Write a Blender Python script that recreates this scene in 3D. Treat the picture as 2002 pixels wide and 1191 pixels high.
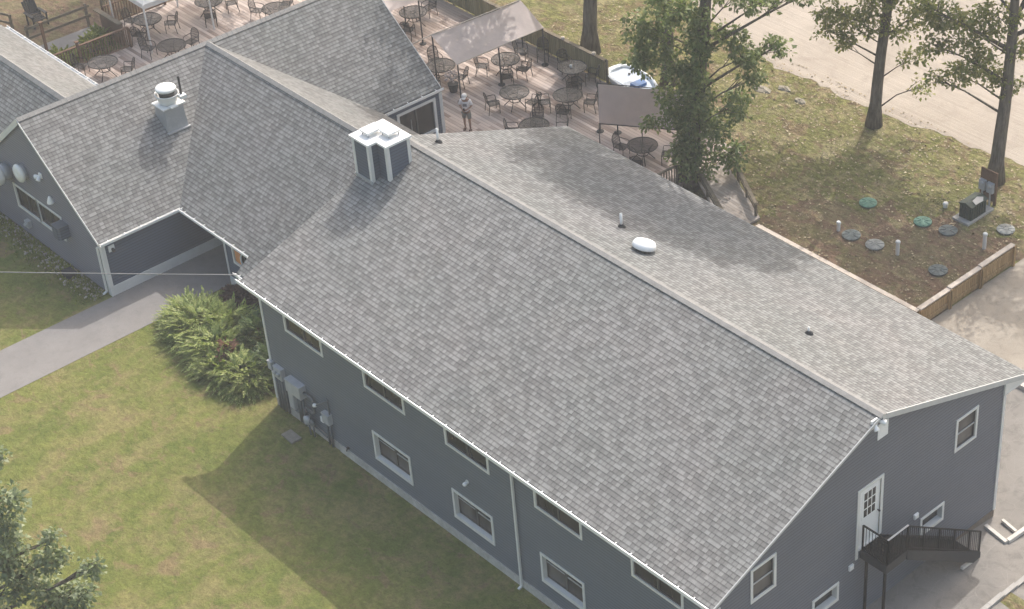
import bpy, math, random
import numpy as np
from math import radians, sin, cos, pi, atan2, sqrt
from mathutils import Vector, Matrix

random.seed(11)
RNG = np.random.default_rng(5)
for o in list(bpy.data.objects):
    bpy.data.objects.remove(o, do_unlink=True)
scene = bpy.context.scene
COL = scene.collection

# ------------------------------------------------------------------ camera
YAW, PITCH = 2.33583, 0.63053
fwd = Vector((cos(PITCH) * cos(YAW), cos(PITCH) * sin(YAW), -sin(PITCH)))
cam = bpy.data.cameras.new("camera")
cam.sensor_width = 36.0
cam.lens = 3833.41 / 2002 * 36.0
cam.shift_x = -0.23276
cam.clip_start, cam.clip_end = 0.5, 1200
camo = bpy.data.objects.new("camera", cam)
COL.objects.link(camo)
camo.location = (48.1206, -26.6494, 42.2671)
camo.rotation_euler = fwd.to_track_quat('-Z', 'Y').to_euler()
scene.camera = camo

# ------------------------------------------------------------------ sky, sun, exposure
TO_SUN = Vector((-1.72, 4.2, 5.05)).normalized()
world = bpy.data.worlds.new("World")
scene.world = world
world.use_nodes = True
wn = world.node_tree
wn.nodes.clear()
sky = wn.nodes.new('ShaderNodeTexSky')
sky.sky_type = 'NISHITA'
sky.sun_disc = False
sky.sun_elevation = math.asin(TO_SUN.z)
sky.sun_rotation = atan2(TO_SUN.x, TO_SUN.y)
sky.air_density, sky.dust_density, sky.ozone_density = 1.6, 6.0, 0.6
bg = wn.nodes.new('ShaderNodeBackground')
bg.inputs['Strength'].default_value = 0.15
wo = wn.nodes.new('ShaderNodeOutputWorld')
wn.links.new(sky.outputs[0], bg.inputs['Color'])
wn.links.new(bg.outputs[0], wo.inputs['Surface'])
sl = bpy.data.lights.new("sun", 'SUN')
sl.energy = 2.0
sl.angle = radians(0.5)
sl.color = (1.0, 0.975, 0.94)
so = bpy.data.objects.new("sun", sl)
COL.objects.link(so)
so.rotation_euler = TO_SUN.to_track_quat('Z', 'Y').to_euler()
so.location = (0, 40, 60)
vs = scene.view_settings
vs.view_transform, vs.look = 'Standard', 'None'
vs.exposure, vs.gamma = 0.85, 1.0

# ------------------------------------------------------------------ materials
class NT:
    """small helper round a node tree"""
    def __init__(s, name):
        s.m = bpy.data.materials.new(name)
        s.m.use_nodes = True
        s.t = s.m.node_tree
        s.t.nodes.clear()
        s.out = s.n('ShaderNodeOutputMaterial')
        s.p = s.n('ShaderNodeBsdfPrincipled')
        s.l(s.p.outputs[0], s.out.inputs['Surface'])
    def n(s, typ, **kw):
        nd = s.t.nodes.new(typ)
        for k, v in kw.items():
            setattr(nd, k, v)
        return nd
    def l(s, a, b):
        s.t.links.new(a, b)
    def put(s, sock, v):
        if isinstance(v, bpy.types.NodeSocket):
            s.l(v, sock)
        else:
            sock.default_value = v
    def math(s, op, a, b=0.0, c=None, clamp=False):
        nd = s.n('ShaderNodeMath', operation=op)
        nd.use_clamp = clamp
        s.put(nd.inputs[0], a)
        s.put(nd.inputs[1], b)
        if c is not None:
            s.put(nd.inputs[2], c)
        return nd.outputs[0]
    def mix(s, f, a, b, blend='MIX'):
        nd = s.n('ShaderNodeMix', data_type='RGBA', blend_type=blend)
        s.put(nd.inputs[0], f)
        s.put(nd.inputs[6], a if isinstance(a, bpy.types.NodeSocket) else (*a, 1))
        s.put(nd.inputs[7], b if isinstance(b, bpy.types.NodeSocket) else (*b, 1))
        return nd.outputs[2]
    def pos(s):
        return s.n('ShaderNodeNewGeometry').outputs['Position']
    def island(s):
        return s.n('ShaderNodeNewGeometry').outputs['Random Per Island']
    def xyz(s, v):
        nd = s.n('ShaderNodeSeparateXYZ')
        s.l(v, nd.inputs[0])
        return nd.outputs
    def comb(s, x, y, z=0.0):
        nd = s.n('ShaderNodeCombineXYZ')
        for i, v in enumerate((x, y, z)):
            s.put(nd.inputs[i], v)
        return nd.outputs[0]
    def scale(s, v, sc):
        nd = s.n('ShaderNodeMapping')
        s.l(v, nd.inputs[0])
        nd.inputs['Scale'].default_value = sc
        return nd.outputs[0]
    def noise(s, v, sc, detail=4.0, rough=0.55, dist=0.0):
        nd = s.n('ShaderNodeTexNoise')
        s.l(v, nd.inputs['Vector'])
        nd.inputs['Scale'].default_value = sc
        nd.inputs['Detail'].default_value = detail
        nd.inputs['Roughness'].default_value = rough
        nd.inputs['Distortion'].default_value = dist
        return nd.outputs[0]
    def ramp(s, f, lo, hi, a=0.0, b=1.0):
        nd = s.n('ShaderNodeMapRange')
        nd.clamp = True
        s.l(f, nd.inputs[0])
        for i, v in enumerate((lo, hi, a, b)):
            nd.inputs[i + 1].default_value = v
        return nd.outputs[0]
    def white(s, v):
        nd = s.n('ShaderNodeTexWhiteNoise', noise_dimensions='2D')
        s.l(v, nd.inputs['Vector'])
        return nd.outputs['Value']
    def bump(s, h, dist=0.01, strength=1.0, normal=None):
        nd = s.n('ShaderNodeBump')
        nd.inputs['Distance'].default_value = dist
        nd.inputs['Strength'].default_value = strength
        s.l(h, nd.inputs['Height'])
        if normal is not None:
            s.l(normal, nd.inputs['Normal'])
        return nd.outputs[0]
    def done(s, col, rough=0.8, spec=0.3, normal=None, metal=0.0):
        s.put(s.p.inputs['Base Color'], col if isinstance(col, bpy.types.NodeSocket) else (*col, 1))
        s.put(s.p.inputs['Roughness'], rough)
        s.put(s.p.inputs['Specular IOR Level'], spec)
        s.put(s.p.inputs['Metallic'], metal)
        if normal is not None:
            s.l(normal, s.p.inputs['Normal'])
        return s.m

def m_plain(name, c, rough=0.7, spec=0.3, var=0.12, sc=3.0, metal=0.0, bump=0.0):
    k = NT(name)
    P = k.pos()
    a = k.noise(P, sc, 5)
    b = k.noise(P, sc * 7, 3)
    f = k.math('ADD', k.math('MULTIPLY', a, 0.6), k.math('MULTIPLY', b, 0.4))
    f = k.ramp(f, 0.3, 0.7)
    lo = tuple(x * (1 - var) for x in c)
    hi = tuple(min(1, x * (1 + var)) for x in c)
    nrm = k.bump(b, bump) if bump else None
    return k.done(k.mix(f, lo, hi), rough, spec, nrm, metal)

def m_shingle(name, dark, light, tint=(1, 1, 1)):
    k = NT(name)
    uv = k.n('ShaderNodeUVMap').outputs[0]
    u, v, _ = k.xyz(uv)
    wob = k.noise(k.scale(uv, (1.1, 1.1, 1)), 1.0, 2)
    v = k.math('ADD', v, k.math('MULTIPLY', wob, 0.03))
    rows = k.math('MULTIPLY', v, 1 / 0.15)
    row = k.math('FLOOR', rows)
    fr = k.math('FRACT', rows)
    roff = k.white(k.comb(row, 3.7))
    uu = k.math('ADD', k.math('MULTIPLY', u, 1 / 0.155), k.math('MULTIPLY', roff, 17.0))
    cell = k.math('FLOOR', uu)
    fu = k.math('FRACT', uu)
    val = k.white(k.comb(cell, row))
    val2 = k.white(k.comb(k.math('FLOOR', k.math('MULTIPLY', uu, 0.42)), k.math('ADD', row, 91.3)))
    tab = k.math('ADD', k.math('MULTIPLY', val, 0.74), k.math('MULTIPLY', val2, 0.26))
    tab = k.ramp(tab, 0.2, 0.85)
    col = k.mix(tab, dark, light)
    pos = k.pos()
    big = k.ramp(k.noise(pos, 0.33, 4), 0.35, 0.68)
    col = k.mix(k.math('MULTIPLY', big, 0.6), col, k.mix(1.0, col, (0.84, 0.90, 0.885), 'MULTIPLY'))
    pk = k.ramp(k.noise(k.scale(pos, (1.7, 1.7, 1.7)), 0.5, 3), 0.5, 0.75)
    col = k.mix(k.math('MULTIPLY', pk, 0.5), col, k.mix(1.0, col, (1.03, 1.0, 0.975), 'MULTIPLY'))
    # weather streaks running down the slope
    stk = k.ramp(k.noise(k.scale(uv, (2.6, 0.22, 1)), 1.0, 4), 0.6, 0.8)
    col = k.mix(k.math('MULTIPLY', stk, 0.35), col, k.mix(1.0, col, (0.72, 0.72, 0.72), 'MULTIPLY'))
    sp = k.ramp(k.noise(k.scale(uv, (0.55, 0.22, 1)), 1.0, 2, 0.4), 0.70, 0.76)
    col = k.mix(k.math('MULTIPLY', sp, k.math('MULTIPLY', k.ramp(k.white(k.comb(cell, k.math('ADD', row, 44.1))), 0.45, 0.6), 0.55)), col, k.mix(1.0, col, (0.6, 0.6, 0.61), 'MULTIPLY'))
    gr = k.ramp(k.noise(pos, 40.0, 2), 0.3, 0.7, 0.88, 1.1)
    gc = k.comb(gr, gr, gr)
    col = k.mix(1.0, col, gc, 'MULTIPLY')
    edge = k.ramp(fr, 0.62, 0.86)                       # printed dark band, deepened to paint the shade under each butt edge
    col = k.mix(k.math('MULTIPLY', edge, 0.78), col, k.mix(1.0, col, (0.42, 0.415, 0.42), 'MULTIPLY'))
    side = k.math('MULTIPLY', k.ramp(fu, 0.0, 0.30, 1.0, 0.0), k.ramp(k.white(k.comb(cell, k.math('ADD', row, 17.5))), 0.22, 0.34))
    col = k.mix(k.math('MULTIPLY', side, 0.75), col, k.mix(1.0, col, (0.45, 0.445, 0.45), 'MULTIPLY'))
    col = k.mix(1.0, col, tint, 'MULTIPLY')
    h = k.math('SUBTRACT', 1.0, fr)
    h = k.math('ADD', h, k.math('MULTIPLY', tab, 0.4))
    h = k.math('ADD', h, k.math('MULTIPLY', k.noise(pos, 14, 2), 0.5))
    return k.done(col, 0.92, 0.12, k.bump(h, 0.006, 0.35))

def m_siding(name, c, lap=0.12, bump=0.016):
    k = NT(name)
    P = k.pos()
    x, y, z = k.xyz(P)
    zz = k.math('MULTIPLY', z, 1 / lap)
    fr = k.math('FRACT', zz)
    row = k.math('FLOOR', zz)
    rv = k.white(k.comb(row, 1.3))
    big = k.noise(k.scale(P, (0.5, 0.5, 1.2)), 1.0, 4)
    f = k.math('ADD', k.math('MULTIPLY', rv, 0.25), k.math('MULTIPLY', k.ramp(big, .3, .7), 0.75))
    col = k.mix(f, tuple(v * 0.93 for v in c), tuple(v * 1.07 for v in c))
    seam = k.ramp(fr, 0.66, 0.95)
    run = k.ramp(k.noise(k.scale(P, (3.2, 3.2, 0.22)), 1.0, 4), 0.55, 0.8, 0.0, 0.30)
    col = k.mix(run, col, tuple(v * 0.72 + .012 for v in c))
    fade = k.ramp(k.noise(k.scale(P, (0.25, 0.25, 0.5)), 1.0, 3), 0.4, 0.7, 0.0, 0.35)
    col = k.mix(fade, col, tuple(v * 1.16 for v in c))
    col = k.mix(k.math('MULTIPLY', seam, 0.8), col, tuple(v * 0.45 for v in c))
    h = k.math('SUBTRACT', 1.0, fr)
    h = k.math('ADD', h, k.math('MULTIPLY', k.noise(P, 1.4, 2), 0.5))
    return k.done(col, 0.55, 0.35, k.bump(h, bump, 0.8))

def m_lawn(name, green, green2, dry, brown, dry_lo=0.52, brown_lo=0.6, tuft=0.0):
    k = NT(name)
    P = k.pos()
    a = k.ramp(k.noise(P, 0.42, 5, 0.6), 0.33, 0.67)
    b = k.ramp(k.noise(P, 1.9, 5, 0.65), 0.3, 0.7)
    c = k.ramp(k.noise(k.scale(P, (1.3, 0.8, 1)), 0.7, 6, 0.68, 0.4), dry_lo, dry_lo + 0.16)
    d = k.ramp(k.noise(k.scale(P, (0.9, 1.3, 1)), 1.15, 6, 0.7, 0.8), brown_lo, brown_lo + 0.1)
    fine = k.noise(P, 13.0, 4, 0.7)
    finer = k.noise(P, 34.0, 3, 0.7)
    f = k.math('ADD', k.math('MULTIPLY', a, 0.5), k.math('MULTIPLY', b, 0.5))
    col = k.mix(f, green, green2)
    col = k.mix(k.math('MULTIPLY', c, 0.75), col, dry)
    col = k.mix(k.math('MULTIPLY', d, 0.8), col, brown)
    g = k.ramp(k.math('ADD', k.math('MULTIPLY', fine, 0.6), k.math('MULTIPLY', finer, 0.4)), 0.32, 0.68, 0.7, 1.28)
    col = k.mix(1.0, col, k.comb(g, g, g), 'MULTIPLY')
    tf = k.noise(k.scale(P, (1.0, 1.6, 1)), 3.1, 4, 0.6, 0.6)
    tg = k.ramp(tf, 0.36, 0.64, 1 - tuft, 1 + tuft)
    col = k.mix(1.0, col, k.comb(tg, tg, tg), 'MULTIPLY')
    wd = k.ramp(k.noise(P, 5.5, 3, 0.6), 0.66, 0.74)
    col = k.mix(k.math('MULTIPLY', wd, min(1.0, 0.25 + tuft)), col, tuple(x * 1.25 for x in dry))
    h = k.math('ADD', fine, k.math('MULTIPLY', finer, 0.6))
    h = k.math('ADD', h, k.math('MULTIPLY', tf, 1.5 * tuft * 4))
    return k.done(col, 0.95, 0.1, k.bump(h, 0.06, 0.7))

def m_ground(name, c1, c2, c3, sc=0.6, streak=None, bump=0.01, crack=False):
    k = NT(name)
    P = k.pos()
    a = k.ramp(k.noise(P, sc, 6, 0.62), 0.32, 0.68)
    b = k.ramp(k.noise(P, sc * 4.3, 5, 0.65, 0.5), 0.5, 0.72)
    fine = k.noise(P, 45.0, 3, 0.7)
    col = k.mix(a, c1, c2)
    col = k.mix(k.math('MULTIPLY', b, 0.55), col, c3)
    hh = fine
    if streak:
        s = k.noise(k.scale(P, streak), 1.0, 5, 0.65)
        col = k.mix(k.ramp(s, 0.45, 0.75, 0.0, 0.5), col, c3)
        hh = k.math('ADD', fine, k.math('MULTIPLY', s, 2.0))
    if crack:
        vo = k.n('ShaderNodeTexVoronoi', feature='DISTANCE_TO_EDGE')
        k.l(k.scale(P, (0.35, 0.28, 1)), vo.inputs['Vector'])
        cr = k.ramp(vo.outputs['Distance'], 0.0, 0.012, 0.5, 0.0)
        col = k.mix(cr, col, tuple(x * 1.25 for x in c2))
    g = k.ramp(fine, 0.3, 0.7, 0.86, 1.12)
    col = k.mix(1.0, col, k.comb(g, g, g), 'MULTIPLY')
    return k.done(col, 0.93, 0.15, k.bump(hh, bump, 0.7))

def m_leaf(name, c1, c2, c3, trans=0.34):
    k = NT(name)
    r = k.island()
    col = k.mix(k.ramp(r, 0.0, 0.6), c1, c2)
    col = k.mix(k.ramp(r, 0.72, 1.0), col, c3)
    P = k.pos()
    big = k.ramp(k.noise(P, 0.9, 3), 0.35, 0.65, 0.78, 1.2)
    col = k.mix(1.0, col, k.comb(big, big, big), 'MULTIPLY')
    k.done(col, 0.55, 0.35)
    t = k.n('ShaderNodeBsdfTranslucent')
    k.l(k.mix(1.0, col, (1.15, 1.25, 0.7), 'MULTIPLY'), t.inputs['Color'])
    ms = k.n('ShaderNodeMixShader')
    ms.inputs[0].default_value = trans
    k.l(k.p.outputs[0], ms.inputs[1])
    k.l(t.outputs[0], ms.inputs[2])
    k.l(ms.outputs[0], k.out.inputs['Surface'])
    return k.m

def m_bark(name, c):
    k = NT(name)
    P = k.pos()
    a = k.noise(k.scale(P, (9, 9, 1.6)), 1.0, 5, 0.65)
    b = k.noise(P, 1.1, 3)
    f = k.ramp(a, 0.35, 0.65)
    col = k.mix(f, tuple(x * 0.5 for x in c), tuple(x * 1.3 for x in c))
    col = k.mix(k.ramp(b, 0.5, 0.75, 0, 0.5), col, (c[0] * 1.1, c[1] * 1.25, c[2] * 1.0))
    return k.done(col, 0.95, 0.1, k.bump(a, 0.05, 1.0))

def m_boards(name, c1, c2, axis=1, width=0.14, gap=0.07, length=3.6, worn_sunlit=None):
    """boards that run along X (axis=1: strips counted along Y) or along Y (axis=0)"""
    k = NT(name)
    P = k.pos()
    q = k.xyz(P)
    s = k.math('MULTIPLY', q[axis], 1 / width)
    row = k.math('FLOOR', s)
    fr = k.math('FRACT', s)
    other = k.math('FLOOR', k.math('ADD', k.math('MULTIPLY', q[1 - axis], 1 / length),
                                   k.math('MULTIPLY', k.white(k.comb(row, 5.5)), 7.0)))
    val = k.white(k.comb(row, other))
    sc = (0.9, 14, 1) if axis == 1 else (14, 0.9, 1)
    grain = k.noise(k.scale(P, sc), 1.0, 4, 0.6)
    blot = k.ramp(k.noise(P, 0.55, 4), 0.35, 0.7)
    f = k.math('ADD', k.math('MULTIPLY', val, 0.55), k.math('MULTIPLY', grain, 0.45))
    col = k.mix(k.ramp(f, 0.2, 0.8), c1, c2)
    if worn_sunlit:
        col = k.mix(k.math('MULTIPLY', blot, 0.5), col, worn_sunlit)  # pale blotches: wear, with a sunlit tone put into the board colour
    g = k.ramp(fr, 0.0, gap, 1.0, 0.0)
    col = k.mix(k.math('MULTIPLY', g, 0.75), col, tuple(x * 0.2 for x in c1))
    h = k.math('SUBTRACT', grain, k.math('MULTIPLY', g, 3.0))
    return k.done(col, 0.85, 0.2, k.bump(h, 0.006, 0.8))

def m_glass(name, c=(0.055, 0.05, 0.046), sc=1.3):
    k = NT(name)
    P = k.pos()
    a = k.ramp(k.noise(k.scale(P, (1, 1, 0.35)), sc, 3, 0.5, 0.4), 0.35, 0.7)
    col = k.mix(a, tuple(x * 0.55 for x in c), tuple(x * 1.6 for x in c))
    return k.done(col, 0.2, 0.3)

def m_meshmetal(name, c, keep=0.62):
    """open woven metal / glass-like top: partly see-through"""
    k = NT(name)
    k.done(c, 0.5, 0.4)
    tr = k.n('ShaderNodeBsdfTransparent')
    ms = k.n('ShaderNodeMixShader')
    ms.inputs[0].default_value = keep
    k.l(tr.outputs[0], ms.inputs[1])
    k.l(k.p.outputs[0], ms.inputs[2])
    k.l(ms.outputs[0], k.out.inputs['Surface'])
    return k.m

def m_fabric(name, c):
    k = NT(name)
    P = k.pos()
    a = k.ramp(k.noise(P, 1.2, 4), 0.3, 0.7)
    col = k.mix(a, tuple(x * 0.9 for x in c), tuple(min(1, x * 1.06) for x in c))
    k.done(col, 0.9, 0.1, k.bump(k.noise(P, 2.6, 2), 0.04, 0.5))
    t = k.n('ShaderNodeBsdfTranslucent')
    k.l(col, t.inputs['Color'])
    ms = k.n('ShaderNodeMixShader')
    ms.inputs[0].default_value = 0.3
    k.l(k.p.outputs[0], ms.inputs[1])
    k.l(t.outputs[0], ms.inputs[2])
    k.l(ms.outputs[0], k.out.inputs['Surface'])
    return k.m

M = dict(
    shingle=m_shingle('grey_shingle', (0.180, 0.176, 0.172), (0.280, 0.275, 0.268)),
    cap=m_plain('ridge_shingle', (0.262, 0.255, 0.244), 0.92, 0.1, 0.22, 5, bump=0.006),
    siding=m_siding('blue_grey_siding', (0.140, 0.160, 0.190)),
    siding_wing=m_siding('wing_gable_siding', (0.182, 0.186, 0.222)),
    siding_gable=m_siding('grey_gable_siding', (0.141, 0.149, 0.173)),
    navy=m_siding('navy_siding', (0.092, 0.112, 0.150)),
    white=m_plain('white_trim', (0.66, 0.66, 0.64), 0.5, 0.4, 0.08, 2.5),
    greytrim=m_plain('shaded_white_trim', (0.50, 0.50, 0.49), 0.6, 0.3, 0.1, 2.5),  # white trim greyed, the gable's shade put into its colour
    dirty=m_plain('dirty_white_base', (0.42, 0.41, 0.385), 0.85, 0.2, 0.3, 1.3, bump=0.004),
    concrete=m_plain('concrete', (0.36, 0.345, 0.325), 0.9, 0.2, 0.22, 2.2, bump=0.006),
    brownbase=m_plain('brown_foundation', (0.19, 0.155, 0.125), 0.95, 0.1, 0.3, 2.0, bump=0.01),
    glass=m_glass('dark_glass', (0.034, 0.031, 0.030)),
    glass_lt=m_glass('curtained_glass', (0.085, 0.078, 0.073)),
    sash=m_plain('dark_sash', (0.075, 0.072, 0.07), 0.5, 0.4),
    black=m_plain('black_metal', (0.010, 0.010, 0.011), 0.6, 0.2, 0.3, 4),
    darkgrey=m_plain('dark_grey_metal', (0.042, 0.042, 0.044), 0.6, 0.25, 0.2),
    bronze=m_plain('bronze_patio_metal', (0.026, 0.023, 0.023), 0.6, 0.25, 0.25),
    meshtop=m_meshmetal('patio_mesh', (0.030, 0.027, 0.027), 0.52),
    galv=m_plain('galvanised_metal', (0.40, 0.41, 0.42), 0.45, 0.5, 0.15, 2, metal=0.3),
    greybox=m_plain('grey_utility_paint', (0.40, 0.405, 0.415), 0.55, 0.4, 0.15, 4),
    conduit=m_plain('painted_conduit', (0.12, 0.132, 0.145), 0.55, 0.4, 0.15),
    pvc=m_plain('white_pvc', (0.72, 0.72, 0.70), 0.4, 0.4, 0.05),
    brightwhite=m_plain('bright_white', (0.80, 0.80, 0.79), 0.45, 0.4, 0.06, 2),
    lawn=m_lawn('front_lawn', (0.100, 0.128, 0.032), (0.178, 0.180, 0.054), (0.220, 0.188, 0.085), (0.200, 0.148, 0.082), 0.46, 0.545, 0.17),
    rlawn=m_lawn('rear_lawn', (0.105, 0.118, 0.036), (0.20, 0.185, 0.075), (0.29, 0.245, 0.145), (0.165, 0.112, 0.072), 0.47, 0.50, 0.34),  # strong tuft contrast, also standing in for dappled light
    soil=m_lawn('worn_soil', (0.125, 0.12, 0.05), (0.20, 0.155, 0.10), (0.245, 0.20, 0.12), (0.165, 0.105, 0.075), 0.52, 0.44, 0.24),
    sand=m_ground('beach_sand', (0.365, 0.318, 0.272), (0.43, 0.38, 0.33), (0.285, 0.243, 0.203), 0.25, (0.07, 3.4, 1), 0.03),
    yard=m_ground('sandy_yard', (0.30, 0.262, 0.215), (0.385, 0.34, 0.285), (0.165, 0.147, 0.122), 0.5, None, 0.03),
    path=m_ground('pale_path', (0.196, 0.185, 0.177), (0.232, 0.219, 0.209), (0.166, 0.157, 0.150), 0.7, None, 0.004),
    asphalt=m_ground('worn_asphalt', (0.195, 0.182, 0.167), (0.25, 0.232, 0.212), (0.095, 0.088, 0.082), 0.45, None, 0.006, True),
    deck=m_boards('deck_boards', (0.225, 0.160, 0.132), (0.60, 0.495, 0.435), 1, 0.17, 0.10, 3.2, (0.46, 0.39, 0.35)),
    ramp=m_boards('ramp_boards', (0.30, 0.26, 0.225), (0.40, 0.35, 0.31), 1, 0.15, 0.05),
    oldwood=m_plain('weathered_wood', (0.185, 0.155, 0.115), 0.9, 0.1, 0.3, 5, bump=0.006),
    capwood=m_plain('pale_cap_wood', (0.52, 0.45, 0.385), 0.85, 0.15, 0.15, 4),
    brownwood=m_plain('brown_stained_wood', (0.16, 0.095, 0.062), 0.8, 0.2, 0.25, 5),
    honey=m_boards('honey_pickets', (0.30, 0.19, 0.085), (0.44, 0.295, 0.15), 1, 0.12, 0.12, 50),
    olive=m_boards('olive_pickets', (0.185, 0.165, 0.09), (0.30, 0.268, 0.155), 0, 0.14, 0.14, 50),
    timber=m_plain('pale_timber', (0.52, 0.49, 0.45), 0.85, 0.15, 0.18, 4),
    canopy=m_fabric('pink_beige_canopy', (0.66, 0.575, 0.535)),
    tent=m_fabric('white_tent', (0.78, 0.78, 0.77)),
    teal=m_plain('faded_green_plastic', (0.10, 0.22, 0.165), 0.6, 0.3, 0.25, 6),
    slate=m_plain('dull_blue_grey_plastic', (0.115, 0.135, 0.135), 0.7, 0.3, 0.35, 5),
    dkgreen=m_plain('dark_green_cabinet', (0.022, 0.045, 0.036), 0.5, 0.4, 0.3, 5),
    blue=m_plain('blue_plastic', (0.04, 0.13, 0.32), 0.4, 0.4),
    boatfloor=m_plain('pale_blue_boat_floor', (0.46, 0.52, 0.60), 0.5, 0.4, 0.1),
    boatwhite=m_plain('pale_boat_gelcoat', (0.66, 0.69, 0.72), 0.35, 0.5, 0.08),
    bark=m_bark('oak_bark', (0.150, 0.130, 0.110)),
    oak=m_leaf('oak_leaves', (0.118, 0.162, 0.054), (0.185, 0.228, 0.084), (0.29, 0.31, 0.14)),
    oak_hi=m_leaf('yellowing_oak_leaves', (0.155, 0.185, 0.056), (0.245, 0.255, 0.094), (0.37, 0.32, 0.16), .5),
    oak_near=m_leaf('grey_green_oak_leaves', (0.150, 0.190, 0.100), (0.230, 0.272, 0.155), (0.34, 0.37, 0.24)),
    juniper=m_leaf('juniper_fronds', (0.165, 0.225, 0.058), (0.265, 0.315, 0.090), (0.36, 0.375, 0.145), 0.22),
    darkjun=m_leaf('dark_evergreen', (0.07, 0.115, 0.045), (0.11, 0.16, 0.065), (0.16, 0.20, 0.08), 0.2),
    redleaf=m_leaf('dark_red_leaves', (0.050, 0.026, 0.024), (0.085, 0.045, 0.038), (0.12, 0.07, 0.05), 0.2),
    deadleaf=m_leaf('dead_brown_fronds', (0.13, 0.062, 0.042), (0.18, 0.095, 0.065), (0.22, 0.14, 0.09), 0.15),
    yellowgreen=m_leaf('yellow_green_leaves', (0.14, 0.17, 0.03), (0.22, 0.24, 0.05), (0.30, 0.30, 0.09)),
    litter=m_leaf('tan_fallen_leaves', (0.20, 0.15, 0.085), (0.32, 0.25, 0.15), (0.45, 0.38, 0.25), 0.05),
    rockgrey=m_plain('mossy_rock', (0.27, 0.245, 0.20), 0.9, 0.1, 0.35, 5),
    stone=m_plain('pale_stones', (0.44, 0.39, 0.33), 0.9, 0.1, 0.35, 6),
    skin=m_plain('skin', (0.30, 0.175, 0.12), 0.6, 0.3, 0.05),
    hair=m_plain('hair', (0.05, 0.035, 0.025), 0.7, 0.2),
    shirt=m_plain('off_white_shirt', (0.82, 0.77, 0.76), 0.9, 0.1, 0.06, 8),
    print_=m_plain('grey_shirt_print', (0.24, 0.21, 0.22), 0.9, 0.1),
    shorts=m_plain('grey_green_shorts', (0.20, 0.195, 0.175), 0.9, 0.1, 0.12, 8),
    capcloth=m_plain('cream_cap', (0.82, 0.77, 0.72), 0.9, 0.1, 0.06),
    shoe=m_plain('brown_sandals', (0.10, 0.06, 0.045), 0.8, 0.2),
    oldconcrete=m_plain('mossy_concrete', (0.235, 0.215, 0.18), 0.95, 0.1, 0.3, 4),
    paleslate=m_plain('weathered_pale_plastic', (0.24, 0.25, 0.24), 0.7, 0.3, 0.4, 5),
    orange=m_plain('orange_sign', (0.62, 0.27, 0.10), 0.6, 0.3, 0.1),
    cable=m_plain('pale_cable', (0.21, 0.21, 0.21), 0.6, 0.3, 0.05),
    cushion=m_plain('dark_cushion', (0.085, 0.075, 0.07), 0.9, 0.1),
    floral=m_plain('pale_pink_blossoms', (0.55, 0.47, 0.44), 0.9, 0.1, 0.2),
)

# ------------------------------------------------------------------ mesh helpers
def V(*a):
    return Vector(a)

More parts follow.
